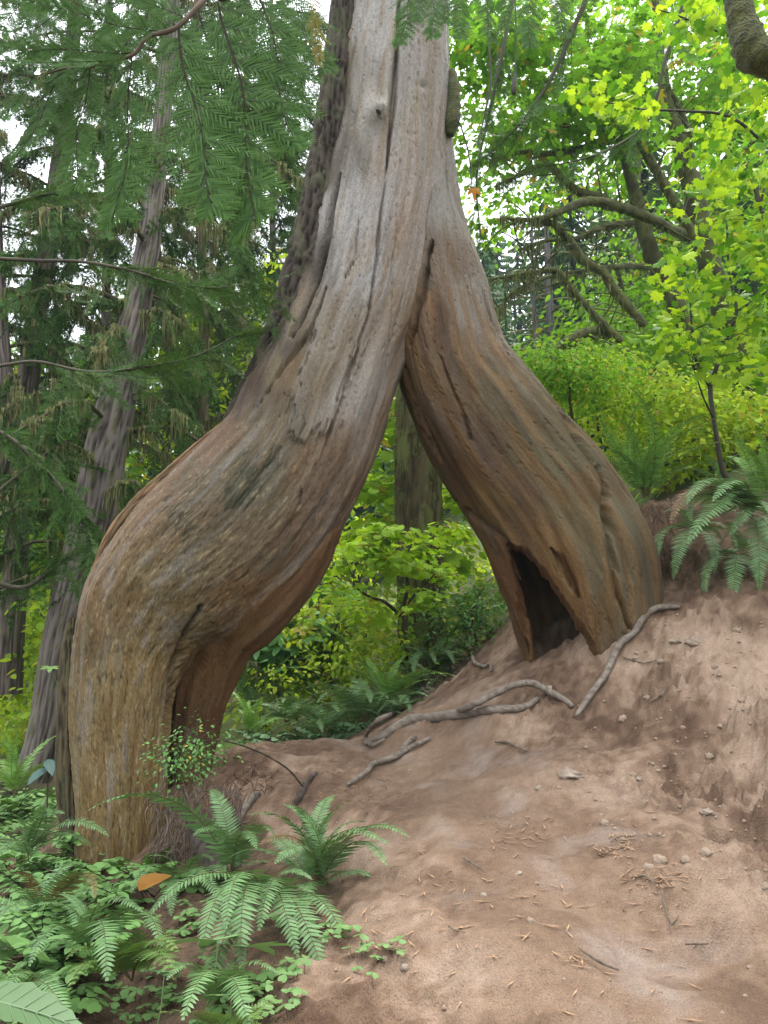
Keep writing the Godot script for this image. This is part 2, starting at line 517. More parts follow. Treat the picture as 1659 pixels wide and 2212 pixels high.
func arch_mesh(d: Dictionary, nu: int, others: Array, tint: Array, seed_: int, opt: Dictionary) -> ArrayMesh:
	var b := Buf.new()
	var nv: int = d.nv
	var ratio: float = d.ratio
	var flute_amp: float = opt.get("flute", 0.03); var bleach: float = opt.get("bleach", 0.6); var gain: float = opt.get("gain", 0.67)
	var n1 := noise(seed_, 1.0, 2); var n2 := noise(seed_ + 1, 1.0, 3); var n3 := noise(seed_ + 2, 1.0, 3); var nw := noise(seed_ + 3, 1.0, 3); var nf := noise(seed_ + 4, 1.0, 2)
	var hole: PackedVector2Array = opt.get("hole", PackedVector2Array())
	var sheet: PackedVector2Array = opt.get("sheet", PackedVector2Array())
	var flaky: float = opt.get("flaky", 0.0)
	var hole_box := Rect2()
	var gone := {}
	var gold: float = opt.get("gold", 0.0)
	if hole.size():
		hole_box = Rect2(hole[0], Vector2.ZERO)
		for q in hole: hole_box = hole_box.expand(q)
		hole_box = hole_box.grow(30)
	for y in nv:
		var c: Vector3 = d.c[y]; var s: Vector3 = d.s[y]; var n: Vector3 = d.n[y]; var r: float = d.r[y]; var l: float = d.l[y]
		for x in nu:
			var tt := 2.0 * x / nu - 1.0
			var a := PI * 0.5 + PI * (0.62 * tt + 0.38 * tt * tt * tt)
			var ca := cos(a); var sa := sin(a)
			var dir := (s * ca + n * sa * ratio)
			var p := c + dir * r
			var nrm := (s * ca * ratio + n * sa).normalized()
			var along := Vector3(ca * r, sa * r, 0)
			# join smoothly with the other legs
			var push := 0.0
			for o in others:
				var dd := tube_dist(o[0], p)
				var k: float = o[1]
				if dd > 0.0 and dd < k: push += k * 0.25 * (1.0 - dd / k) * (1.0 - dd / k)
				elif dd <= 0.0: push += k * 0.25 * maxf(-0.5, 1.0 + dd / (k * 0.3))
			# fibres that run along the wood
			var flute := n1.get_noise_3d(along.x * 4.5, along.y * 4.5, l * 0.55)
			var fib := n2.get_noise_3d(along.x * 16.0, along.y * 16.0, l * 1.1)
			var fine := n3.get_noise_3d(along.x * 60.0, along.y * 60.0, l * 3.2)
			var disp := flute * flute_amp + fib * 0.007 + fine * 0.003
			var front := sa > -0.25
			var pp := pix(p)
			var tone := 1.0
			var hollow := 0.0
			var warp := Vector2(nw.get_noise_3d(along.x * 6.0, along.y * 6.0, l * 0.9), nw.get_noise_3d(along.x * 6.0 + 40.0, along.y * 6.0, l * 0.9))
			var col := blend_tint(tint, pp + warp * 60.0)
			# worn sheets and little curled flakes
			if flaky > 0.0:
				var fl := nf.get_noise_3d(along.x * 13.0, along.y * 13.0, l * 4.0 + 3.0 * fib)
				var zone := clampf((pp.y - 820.0) / 260.0, 0, 1) * flaky
				var edge := fposmod(fl * 5.0, 1.0)
				disp += zone * (edge * 0.006 + 0.003 * nf.get_noise_3d(along.x * 30.0 + 8.0, along.y * 30.0, l * 9.0))
				tone *= 1.0 + zone * 0.16 * (edge - 0.5)
				var pale := n3.get_noise_3d(along.x * 34.0 + 20.0, along.y * 34.0, l * 7.0)
				if pale > 0.30: col = col.lerp(Color(0.55, 0.42, 0.24), zone * clampf((pale - 0.30) * 4.0, 0, 0.8))
				if pale < -0.34: col = col.lerp(Color(0.09, 0.06, 0.03), zone * 0.6)
			# long streaks of grain and stain
			var streak := n2.get_noise_3d(along.x * 42.0 + 11.0, along.y * 42.0, l * 0.8)
			var stain := n1.get_noise_3d(along.x * 11.0 + 5.0, along.y * 11.0, l * 1.0)
			tone *= 1.0 + 0.22 * streak + 0.12 * fine
			if gold > 0.0 and pp.y > 620.0:
				var gs := n1.get_noise_3d(along.x * 8.0 + 33.0, along.y * 8.0, l * 0.6)
				if gs > 0.05: col = col.lerp(lin(184, 140, 88), gold * clampf((gs - 0.05) * 3.0, 0, 0.8))
				elif gs < -0.2: col = col.lerp(lin(120, 100, 84), gold * clampf((-0.2 - gs) * 2.0, 0, 0.6))
			if stain > 0.12: col = col.lerp(Color(col.r * 0.8, col.g * 0.68, col.b * 0.52), clampf((stain - 0.12) * 2.6, 0, 0.75))
			if stain < -0.16: col = col.lerp(Color(0.40, 0.36, 0.345), clampf((-0.16 - stain) * 2.0, 0, 0.55) * bleach)
			# checks: thin deep cracks along the grain
			var ck := nw.get_noise_3d(along.x * 9.0 + 60.0, along.y * 9.0, l * 0.30 + 7.0)
			var ckw := 0.022 * clampf(0.4 + 1.6 * n1.get_noise_3d(along.x * 3.0 + 90.0, along.y * 3.0, l * 0.9), 0.0, 1.0)
			if absf(ck) < ckw: disp -= 0.014 * (1.0 - absf(ck) / ckw)
			# insect holes
			if pp.y < 1050.0:
				var spot := n3.get_noise_3d(along.x * 95.0 + 77.0, along.y * 95.0, l * 95.0)
				if spot > 0.64: disp -= 0.014
			if front:
				for q in cuts:
					var box: Rect2 = q[4]
					if not box.has_point(pp): continue
					var wp := pp + Vector2(fib, fine) * 7.0
					var e := poly_d(wp, q[3])
					var w: float = q[0] * (0.25 + 0.75 * sin(PI * clampf(e.y * 0.94 + 0.03, 0, 1)))
					if e.x < w * 1.6:
						var f := exp(-pow(e.x / w, 2.0) * 2.0)
						disp -= q[1] * f * 1.4
				if sheet.size() and pp.y < 1000.0 and pp.y > 480.0:
					var sp := pp + Vector2(fib * 26.0 + fine * 16.0, fine * 34.0 + fib * 20.0)
					if Geometry2D.is_point_in_polygon(sp, sheet):
						disp += 0.02 * clampf((pp.y - 500.0) / 300.0, 0, 1)
						col = col.lerp(Color(0.46, 0.435, 0.43), 0.12)
				if hole.size() and hole_box.has_point(pp) and sa > 0.0:
					var hp := pp + Vector2(fib, fine) * 10.0
					var e2 := poly_d(hp, hole)
					var inside := Geometry2D.is_point_in_polygon(hp, hole)
					var sd := -e2.x if inside else e2.x
					hollow = 0.13 * clampf(0.45 - sd / 18.0, 0.0, 1.0)   # the torn rim turns inwards
					if sd < 22.0: col = col.lerp(lin(150, 98, 56), 0.45 * clampf(1.0 - absf(sd) / 22.0, 0, 1))
					if sd < -4.0: gone[y * nu + x] = 1
			p += nrm * (push + disp) - n * hollow
			if opt.has("knots"):
				for kn in opt.knots:
					var kd: float = pp.distance_to(kn[0])
					if front and kd < kn[1] * 2.5:
						p += nrm * kn[2] * exp(-pow(kd / kn[1], 2.0))
						if kd < kn[1] * 0.4: tone *= 0.55
			if opt.has("moss") and front:
				for ms in opt.moss:
					var md: float = pp.distance_to(ms[0]) / ms[1] + 1.7 * fine + 1.2 * fib + 0.35
					if md < 1.0:
						col = col.lerp(Color(0.045, 0.052, 0.016), clampf((1.0 - md) * 2.2, 0, 0.85)); p += nrm * 0.012 * (1.0 - md) * (0.5 + fine)
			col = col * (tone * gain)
			col.a = 1.0
			b.v.append(p); b.c.append(col); b.uv.append(Vector2(a * r, l))
	b.grid(nu, nv, 0, true)
	if gone.size():
		var keep := PackedInt32Array()
		for k in range(0, b.i.size(), 3):
			if not (gone.has(b.i[k]) and gone.has(b.i[k + 1]) and gone.has(b.i[k + 2])):
				keep.append(b.i[k]); keep.append(b.i[k + 1]); keep.append(b.i[k + 2])
		b.i = keep
	b.smooth()
	if flaky > 0.9: trunk_skin = b.v
	return b.mesh()

var trunk_skin := PackedVector3Array()

func build_arch_tree() -> void:
	var A := tube_of([[258, 1960, 4.62, 84], [256, 1870, 4.62, 88], [262, 1750, 4.65, 90], [264, 1600, 4.7, 98], [270, 1500, 4.72, 104], [289, 1400, 4.76, 122], [334, 1310, 4.81, 150], [418, 1222, 4.87, 174], [530, 1121, 4.95, 177],
		[637, 978, 5.05, 161], [684, 865, 5.12, 155], [724, 758, 5.18, 147], [764, 650, 5.22, 148], [797, 520, 5.26, 150], [820, 400, 5.3, 146], [834, 300, 5.3, 135], [845, 200, 5.3, 127], [855, 100, 5.3, 114], [862, 0, 5.3, 106], [869, -150, 5.3, 102]], 660, 0.86)
	var B := tube_of([[893, 250, 5.38, 62], [903, 350, 5.36, 72], [915, 450, 5.32, 86], [930, 550, 5.29, 98], [953, 660, 5.28, 109], [977, 775, 5.28, 120], [1012, 850, 5.29, 132], [1051, 915, 5.31, 143], [1110, 1000, 5.35, 152],
		[1181, 1097, 5.4, 162], [1240, 1215, 5.45, 170], [1268, 1330, 5.48, 158], [1280, 1430, 5.5, 146], [1285, 1540, 5.5, 146]], 440, 0.86)
	var C := tube_of([[392, 1760, 5.14, 58], [396, 1680, 5.14, 58], [405, 1600, 5.14, 62], [420, 1510, 5.12, 68], [442, 1430, 5.08, 80], [472, 1360, 5.03, 96], [530, 1285, 4.99, 112], [610, 1190, 5.02, 104], [660, 1090, 5.08, 84]], 200, 0.8)
	# cracks and folds that show in the photograph
	cut(7, 0.07, 0.85, [[866, -40], [858, 70], [853, 150], [848, 230], [843, 290], [836, 360]])
	cut(3.6, 0.035, 0.8, [[838, 330], [830, 400], [822, 480], [808, 590], [795, 680], [772, 760], [745, 840], [722, 905], [704, 960]])
	cut(3.0, 0.02, 0.6, [[778, 465], [770, 520], [765, 560], [745, 600]])
	cut(2.0, 0.010, 0.45, [[856, 440], [850, 560], [846, 690], [836, 800]])
	cut(10, 0.07, 0.9, [[735, 380], [718, 440], [706, 500], [694, 560], [678, 615], [655, 680], [628, 725]])
	cut(6, 0.03, 0.6, [[705, 620], [672, 700], [630, 770], [585, 830], [545, 880]])
	cut(9, 0.05, 0.75, [[934, 520], [921, 590], [908, 650], [898, 700], [884, 745]])
	cut(7, 0.05, 0.7, [[876, 795], [886, 850], [905, 905], [925, 955], [950, 1000]])
	cut(5, 0.03, 0.5, [[952, 770], [975, 840], [1000, 900], [1018, 950]])
	cut(12, 0.045, 0.25, [[1300, 1010], [1312, 1110], [1320, 1200], [1338, 1290], [1362, 1365]])
	cut(11, 0.045, 0.55, [[1196, 1188], [1215, 1220], [1235, 1255], [1250, 1290]])
	cut(8, 0.03, 0.35, [[985, 1085], [1040, 1130], [1090, 1165], [1130, 1205]])
	cut(5, 0.03, 0.6, [[1190, 850], [1230, 920], [1275, 985], [1320, 1060]])
	cut(4, 0.02, 0.5, [[1015, 530], [1040, 620], [1065, 700], [1100, 770]])
	cut(11, 0.06, 0.75, [[432, 1310], [405, 1360], [385, 1420], [372, 1490], [364, 1580], [360, 1700]])
	cut(5, 0.015, 0.35, [[655, 1060], [640, 1110], [612, 1150], [590, 1180]])
	cut(3, 0.012, 0.4, [[965, 250], [962, 330], [972, 420], [985, 500]])
	var tA := tints([[800, 40, 194, 187, 183], [830, 230, 188, 178, 170], [905, 130, 176, 165, 160], [905, 340, 184, 170, 163], [760, 440, 196, 189, 187], [880, 500, 188, 168, 157], [780, 600, 198, 190, 188], [700, 690, 158, 142, 122], [850, 690, 184, 164, 148],
		[640, 800, 144, 126, 100], [760, 850, 190, 180, 176], [805, 930, 178, 152, 136], [600, 900, 130, 114, 88], [700, 1020, 160, 130, 108], [745, 1090, 146, 114, 94], [540, 1030, 122, 110, 82], [450, 1060, 134, 114, 88], [420, 1200, 138, 118, 86],
		[560, 1190, 140, 120, 95], [640, 1200, 148, 116, 92], [300, 1260, 156, 130, 88], [250, 1450, 168, 138, 86], [300, 1600, 164, 134, 82], [240, 1750, 158, 128, 72], [270, 1850, 156, 124, 66], [560, 1290, 158, 120, 80], [470, 950, 146, 108, 82], [330, 1075, 150, 114, 84], [235, 1180, 158, 122, 84], [190, 1290, 164, 126, 84],
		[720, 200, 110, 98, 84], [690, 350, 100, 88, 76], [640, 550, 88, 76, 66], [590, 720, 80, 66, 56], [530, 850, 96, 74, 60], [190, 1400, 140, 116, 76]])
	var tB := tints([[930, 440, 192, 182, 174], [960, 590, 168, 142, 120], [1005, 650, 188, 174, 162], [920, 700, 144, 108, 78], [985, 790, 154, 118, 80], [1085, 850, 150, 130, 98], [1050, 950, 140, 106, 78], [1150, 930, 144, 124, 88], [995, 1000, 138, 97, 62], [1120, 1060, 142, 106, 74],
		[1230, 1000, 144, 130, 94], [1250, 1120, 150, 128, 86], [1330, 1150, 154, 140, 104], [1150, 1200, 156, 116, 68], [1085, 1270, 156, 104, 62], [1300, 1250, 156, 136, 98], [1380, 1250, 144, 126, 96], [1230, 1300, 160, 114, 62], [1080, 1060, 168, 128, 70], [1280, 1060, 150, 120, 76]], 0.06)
	var tC := tints([[440, 1450, 166, 114, 62], [420, 1570, 140, 92, 54], [500, 1360, 170, 120, 66], [400, 1680, 140, 100, 66], [560, 1280, 168, 116, 70]])
	var sheet := v2s([[735, 480], [690, 640], [662, 760], [640, 860], [622, 925], [632, 944], [655, 946], [668, 934], [694, 930], [712, 915], [742, 838], [792, 680], [822, 500]])
	var hole := v2s([[1098, 1178], [1128, 1192], [1158, 1218], [1186, 1258], [1212, 1298], [1244, 1341], [1270, 1386], [1284, 1425], [1270, 1500], [1172, 1500], [1152, 1425], [1142, 1380], [1132, 1320], [1119, 1262], [1107, 1215]])
	var t := thing("wishbone_tree", "huge grey-brown cedar trunk split into two arching legs straddling the dirt slope", "tree", Vector3.ZERO)
	put("trunk", arch_mesh(A, 240, [[B, 0.07], [C, 0.08]], tA, 101, {"flaky": 1.0, "sheet": sheet, "flute": 0.028, "gold": 0.1, "knots": [[Vector2(822, 245), 26.0, 0.075], [Vector2(915, 185), 9.0, -0.02]], "moss": [[Vector2(545, 1030), 44.0], [Vector2(500, 1075), 30.0], [Vector2(590, 990), 26.0], [Vector2(390, 1120), 40.0]]}), M.wood, t)
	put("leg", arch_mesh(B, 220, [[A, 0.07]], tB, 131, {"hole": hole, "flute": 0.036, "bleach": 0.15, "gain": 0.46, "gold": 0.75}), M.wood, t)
	put("leg", arch_mesh(C, 110, [[A, 0.08]], tC, 161, {"flute": 0.03, "flaky": 0.4, "bleach": 0.2, "gain": 0.5, "gold": 0.2}), M.wood, t)
	var up := limb_px([[868, -110, 5.3, 101], [876, -500, 5.3, 95], [890, -1000, 5.3, 86], [905, -1700, 5.3, 70], [915, -2600, 5.3, 40]], 40, 8, 0.03, Color(0.30, 0.27, 0.25), Color(0.22, 0.19, 0.17), 7)
	up.smooth()
	put("trunk", up.mesh(), M.wood, t)
	# old bark left along the outer side
	bark_strip(t, [[748, -60, 5.13, 24], [738, 60, 5.12, 28], [727, 170, 5.1, 33], [717, 280, 5.08, 37], [703, 390, 5.06, 41], [682, 500, 5.03, 44], [655, 600, 5.0, 44], [620, 700, 4.98, 40], [575, 790, 4.96, 32], [520, 868, 5.02, 18], [480, 925, 4.98, 8]], 51, lin(76, 67, 60), lin(34, 29, 26))
	bark_strip(t, [[158, 1335, 4.86, 10], [152, 1400, 4.86, 18], [149, 1480, 4.85, 21], [147, 1570, 4.83, 23], [146, 1660, 4.8, 23], [150, 1760, 4.78, 22], [160, 1870, 4.75, 20]], 52, lin(92, 82, 62), lin(48, 42, 36))
	bark_strip(t, [[196, 1270, 4.82, 5], [212, 1215, 4.83, 9], [250, 1140, 4.86, 12], [305, 1078, 4.9, 13], [370, 1020, 4.94, 13], [440, 958, 4.98, 12], [500, 905, 5.0, 8], [545, 860, 5.04, 4]], 53, lin(138, 108, 82), lin(84, 62, 48))
	# a mossy burl on the far edge and small torn stubs
	var bl := limb_px([[976, 150, 5.2, 8], [979, 190, 5.18, 14], [980, 225, 5.18, 15], [976, 262, 5.18, 18], [970, 296, 5.2, 9]], 18, 6, 0.16, Color(0.085, 0.085, 0.035), Color(0.05, 0.055, 0.02), 9)
	bl.smooth(); put("mossy_burl", bl.mesh(), M.moss, t)
	for a in [[[758, 124, 5.1, 4], [738, 145, 5.08, 6], [724, 160, 5.05, 7], [712, 176, 5.02, 4]], [[822, 244, 4.86, 5], [818, 240, 4.8, 6], [814, 236, 4.75, 3]]]:
		var sb := limb_px(a, 9, 5, 0.12, Color(0.20, 0.14, 0.10), Color(0.11, 0.08, 0.06), 10)
		sb.smooth(); put("broken_stub", sb.mesh(), M.wood, t)
	# thin shreds of wood lifting off the lower leg
	var shred := []
	for k in 4:
		var sh := Buf.new()
		var w := 0.006 + 0.003 * k; var ln := 0.030 + 0.012 * k
		var c0 := Color(0.30, 0.22, 0.13) * (0.5 + 0.22 * k); c0.a = 1.0
		var prev := Vector3.ZERO
		for j in 4:
			var f := (j + 1) / 4.0
			var nx := Vector3(0.002 * sin(k + j), -ln * f, 0.016 * f * f * (0.5 + 0.3 * k))
			var w0 := w * (1.0 - 0.8 * f); var wp := w * (1.0 - 0.8 * j / 4.0)
			sh.quad(prev + Vector3(-wp, 0, 0), prev + Vector3(wp, 0, 0), nx + Vector3(w0, 0, 0), nx + Vector3(-w0, 0, 0), c0, c0)
			prev = nx
		shred.append(sh.mesh())
	var tools := trunk_skin
	for k in 90:
		var y := rng.randi_range(40, 340); var x := rng.randi_range(66, 190)
		var at: Vector3 = tools[y * 240 + x]; var dn: Vector3 = tools[(y - 6) * 240 + x] - at
		var ac: Vector3 = tools[y * 240 + x + 4] - at
		var nn := ac.cross(dn).normalized()
		if nn.dot(EYE - at) < 0: nn = -nn
		var fall := (-dn).normalized()
		var bs := Basis(fall.cross(nn).normalized(), fall, nn) * Basis(Vector3(0, 0, 1), rng.randf_range(-0.6, 0.6))
		if rng.randf() < 0.35: bs = bs * Basis(Vector3(0, 0, 1), PI)
		put("wood_shred", shred[k % 4], M.wood, t, Transform3D(bs.scaled(Vector3.ONE * rng.randf_range(0.25, 0.7)), at + nn * 0.001))
	print("arch done ", Time.get_ticks_msec())

func bark_strip(t: Node3D, pts: Array, s: int, c0: Color, c1: Color) -> void:
	var q := []; var r := []
	for a in pts:
		var w := P(a[0], a[1], a[2]); q.append(w); r.append(a[3] * px_size(w))
	var b := Buf.new()
	var na := noise(s, 1.0, 3); var nb := noise(s + 9, 1.0, 3)
	var nv := (pts.size() - 1) * 34; var nu := 54
	var l := 0.0; var last: Vector3 = q[0]
	for y in nv:
		var tt := float(y) / (nv - 1) * (pts.size() - 1)
		var p: Vector3 = spline(q, tt); var tg: Vector3 = (spline(q, minf(tt + 0.1, pts.size() - 1.0)) - spline(q, maxf(tt - 0.1, 0.0))).normalized()
		l += p.distance_to(last); last = p
		var sd := tg.cross((p - EYE).normalized()).normalized(); var nn := sd.cross(tg).normalized()
		if nn.dot(EYE - p) < 0: nn = -nn
		var rr: float = maxf(spline(r, tt), 0.004)
		for x in nu:
			var a := TAU * x / nu
			var dir := sd * cos(a) + nn * sin(a)
			var e := absf(na.get_noise_3d(cos(a) * rr * 26.0, sin(a) * rr * 26.0, l * 1.8))
			var e2 := nb.get_noise_3d(cos(a) * rr * 90.0, sin(a) * rr * 90.0, l * 12.0)
			b.v.append(p + dir * rr * (0.86 + minf(0.55, e * 2.0) * 0.42 + 0.10 * e2))
			var col := c1.lerp(c0, clampf(e * 3.0 + 0.5 * e2, 0, 1))
			if nb.get_noise_3d(x * 0.1, l * 3.0, 4.0) > 0.12: col = col.lerp(Color(0.10, 0.105, 0.055), 0.35)
			col = col * 0.85; col.a = 1.0
			b.c.append(col); b.uv.append(Vector2(a * rr, l))
	b.grid(nu, nv, 0, true); b.smooth()
	put("bark_strip", b.mesh(), M.bark, t)
func make_materials() -> void:
	var soil := mat(1, 1, 1, 0.95, true)
	soil.normal_enabled = true; soil.normal_texture = noise_tex(41, 0.045, 5, 1024, 14.0); soil.normal_scale = 1.2
	soil.albedo_texture = ramp_tex(46, 0.06, [0.78, 0.94, 1.0, 1.0], 1024)
	soil.uv1_triplanar = true; soil.uv1_world_triplanar = true; soil.uv1_scale = Vector3(2.1, 2.1, 2.1)
	soil.metallic_specular = 0.25
	M.soil = soil
	var wood := mat(1, 1, 1, 0.72, true)
	wood.metallic_specular = 0.4
	wood.normal_enabled = true; wood.normal_texture = noise_tex(42, 0.05, 5, 512, 7.0); wood.normal_scale = 0.35
	wood.uv1_scale = Vector3(3.2, 0.42, 1)
	wood.albedo_texture = fibre_tex(false)
	wood.heightmap_enabled = true; wood.heightmap_texture = fibre_tex(true); wood.heightmap_scale = 0.35
	M.wood = wood
	var bark := mat(1, 1, 1, 0.9, true)
	bark.metallic_specular = 0.25
	M.bark = bark
	var moss := mat(1, 1, 1, 0.95, true)
	moss.metallic_specular = 0.15; moss.rim_enabled = true; moss.rim = 0.3; moss.rim_tint = 0.8
	moss.normal_enabled = true; moss.normal_texture = noise_tex(43, 0.06, 4, 256, 12.0); moss.normal_scale = 1.0
	moss.uv1_triplanar = true; moss.uv1_world_triplanar = true; moss.uv1_scale = Vector3(4, 4, 4)
	M.moss = moss
	var stone := mat(1, 1, 1, 0.85, true)
	stone.normal_enabled = true; stone.normal_texture = noise_tex(44, 0.03, 5, 256, 6.0); stone.uv1_triplanar = true; stone.uv1_scale = Vector3(6, 6, 6)
	M.stone = stone
	M.twig = mat(1, 1, 1, 0.85, true)
	M.fern = leafy(1, 1, 1, 0.5, 0.7, 0.42)
	M.cedar = leafy(1, 1, 1, 0.6, 0.7, 0.2)
	M.leaf = leafy(1, 1, 1, 0.55, 1.0, 0.3)
	M.herb = leafy(1, 1, 1, 0.55, 0.6, 0.4)
	var root: StandardMaterial3D = wood.duplicate()
	root.uv1_scale = Vector3(2.0, 0.7, 1); root.roughness = 0.85
	M.root = root
	M.clod = mat(0.22, 0.16, 0.115, 0.95)
	M.glossy = leafy(1, 1, 1, 0.45, 0.2, 0.4)

func fibre_tex(height: bool) -> ImageTexture:             # fine grain crossed by hair cracks, to be stretched along the wood
	var g := noise(45, 0.09, 4).get_seamless_image(1024, 1024)
	var rn := noise(47, 0.016, 3); rn.fractal_type = FastNoiseLite.FRACTAL_RIDGED
	var c := rn.get_seamless_image(1024, 1024)
	g.convert(Image.FORMAT_L8); c.convert(Image.FORMAT_L8)
	var gd := g.get_data(); var cd := c.get_data()
	var out := PackedByteArray(); out.resize(gd.size())
	for i in gd.size():
		var crack := clampi((int(cd[i]) - 214) * 7, 0, 255)
		if height: out[i] = clampi(150 + (int(gd[i]) - 128) / 3 - crack * 110 / 255, 0, 255)
		else: out[i] = clampi(206 + (int(gd[i]) - 128) * 55 / 128 - crack * 70 / 255, 0, 255)
	return ImageTexture.create_from_image(Image.create_from_data(1024, 1024, false, Image.FORMAT_L8, out))

func ramp_tex(s: int, f: float, greys: Array, size: int) -> NoiseTexture2D:
	var t := noise_tex(s, f, 5, size)
	var g := Gradient.new()
	g.offsets = PackedFloat32Array([0.2, 0.42, 0.55, 0.9])
	var cs := PackedColorArray()
	for k in greys: cs.append(Color(k, k, k))
	g.colors = cs
	t.color_ramp = g
	return t
# ---------------------------------------------------------------- leaf shapes
func tinted(c: Color, k: float) -> Color:
	return Color(c.r * k, c.g * k, c.b * k, 1.0)

# one flat leaf from an outline of [x, z] with the stalk at the origin; folded along the middle and drooping at the tip
func leaf_into(b: Buf, outline: Array, xf: Transform3D, c: Color, droop := 0.18, fold := 0.12) -> void:
	var hub := xf * Vector3(0, 0.0, 0.3)
	var prev := Vector3.ZERO
	for i in outline.size():
		var x: float = outline[i][0]; var z: float = outline[i][1]
		var q := xf * Vector3(x, fold * absf(x) - droop * (x * x + z * z), z)
		if i > 0: b.tri(hub, prev, q, c, c, c)
		prev = q

var maple_outline := []
var maple_plain := []
var toothed := []
var round_maple := []
var oval := [[0, 0], [-0.2, 0.14], [-0.3, 0.4], [-0.24, 0.68], [-0.1, 0.9], [0, 1.0], [0.1, 0.9], [0.24, 0.68], [0.3, 0.4], [0.2, 0.14], [0, 0]]
var heart := [[0, 0.02], [-0.25, 0.16], [-0.46, 0.5], [-0.45, 0.8], [-0.26, 0.98], [0, 0.84], [0.26, 0.98], [0.45, 0.8], [0.46, 0.5], [0.25, 0.16], [0, 0.02]]
var lance := [[0, 0], [-0.12, 0.2], [-0.15, 0.45], [-0.09, 0.75], [0, 1.0], [0.09, 0.75], [0.15, 0.45], [0.12, 0.2], [0, 0]]

func lobed(angles: Array, lens: Array, notch: Array) -> Array:
	var half := []
	for i in angles.size():
		var a := deg_to_rad(angles[i])
		half.append([sin(a) * lens[i], 0.12 + cos(a) * lens[i]])
		if i < notch.size():
			var nm := deg_to_rad((angles[i] + (angles[i + 1] if i + 1 < angles.size() else 178.0)) * 0.5)
			# a small tooth either side of the notch keeps the lobes broad
			half.append([sin(nm) * notch[i], 0.12 + cos(nm) * notch[i]])
	var out := [[0, 0.02]]
	var mir := half.duplicate(); mir.reverse()
	for q in mir: out.append([-q[0], q[1]])
	for i in half.size():
		if i > 0 or half[0][0] > 0.001: out.append(half[i])
	out.append([0, 0.02])
	return out

func frond_mesh(s: int, pairs: int, pitch0: float, pitch1: float, wide: float, c: Color, lacy := false, twist := 0.0) -> ArrayMesh:   # one metre long, growing from the origin towards +z and up
	var r := RandomNumberGenerator.new(); r.seed = s
	var b := Buf.new()
	var seg := 26
	var pts := [Vector3.ZERO]; var tans := []
	for i in seg:
		var f := (i + 0.5) / seg
		var pt := deg_to_rad(lerpf(pitch0, pitch1, pow(f, 1.25)))
		var yw := twist * f
		var d := Vector3(sin(yw) * cos(pt), sin(pt), cos(yw) * cos(pt))
		tans.append(d); pts.append(pts[i] + d / seg)
	tans.append(tans[seg - 1])
	var stalk := Color(0.10, 0.085, 0.03)
	for i in seg:
		var w0 := lerpf(0.006, 0.0015, float(i) / seg); var w1 := lerpf(0.006, 0.0015, float(i + 1) / seg)
		for sd in [Vector3(1, 0, 0), Vector3(0, 1, 0)]:
			b.quad(pts[i] - sd * w0, pts[i] + sd * w0, pts[i + 1] + sd * w1, pts[i + 1] - sd * w1, stalk, stalk)
	for k in pairs:
		var f := 0.13 + 0.87 * (k + 0.5) / pairs
		var fi := f * seg; var i := mini(int(fi), seg - 1)
		var p: Vector3 = pts[i].lerp(pts[i + 1], fi - i); var tg: Vector3 = tans[i]
		var side := tg.cross(Vector3.UP).normalized()
		if side.length() < 0.1: side = Vector3(1, 0, 0)
		var up := side.cross(tg).normalized()
		var prof := minf(1.0, 0.55 + f * 1.6) * pow(1.0 - f, 0.62) * 1.25
		if lacy: prof = minf(1.0, 0.75 + f * 1.2) * (1.0 - f) * 1.35
		for sgn in [-1.0, 1.0]:
			var ln := wide * minf(prof, 1.0) * r.randf_range(0.88, 1.08)
			var sweep := lerpf(0.12, 0.75, f) + (0.3 if lacy else 0.0)
			var d: Vector3 = (side * sgn + tg * sweep + up * r.randf_range(-0.10, 0.16)).normalized()
			var hw := 0.87 / pairs * (0.52 if not lacy else 0.3)
			var cc := tinted(c, r.randf_range(0.72, 1.25))
			var dn := -up * ln * r.randf_range(0.04, 0.2)
			if not lacy:
				var m1 := p + d * ln * 0.12; var m2 := p + d * ln * 0.55 + dn * 0.4; var tip := p + d * ln + dn
				var fw := tg * hw
				b.tri(p - fw * 0.5, m2 + fw * 0.72 + up * 0.002, p + fw * 0.9, cc, cc, cc)
				b.tri(p - fw * 0.5, m2 - fw * 0.72, m2 + fw * 0.72 + up * 0.002, cc, cc, cc)
				b.tri(m2 - fw * 0.72, tip, m2 + fw * 0.72 + up * 0.002, cc, cc, cc)
			else:
				var nsub := 9
				for j in nsub:
					var g := (j + 0.6) / nsub
					var q := p + d * ln * g + dn * g * g
					var l2 := wide * 0.22 * (1.0 - g) * minf(1.0, ln / wide + 0.2) + 0.006
					var ax := (tg - d * tg.dot(d)).normalized()
					for s2 in [-1.0, 1.0]:
						var e: Vector3 = q + (ax * s2 + d * 0.5).normalized() * l2
						b.tri(q - d * ln * 0.045, e, q + d * ln * 0.055, cc, cc, cc)
				b.tri(p - tg * 0.002, p + d * ln + dn, p + tg * 0.002, cc, cc, cc)
	var out := b.mesh()
	out.set_meta("end", pts[seg])
	return out

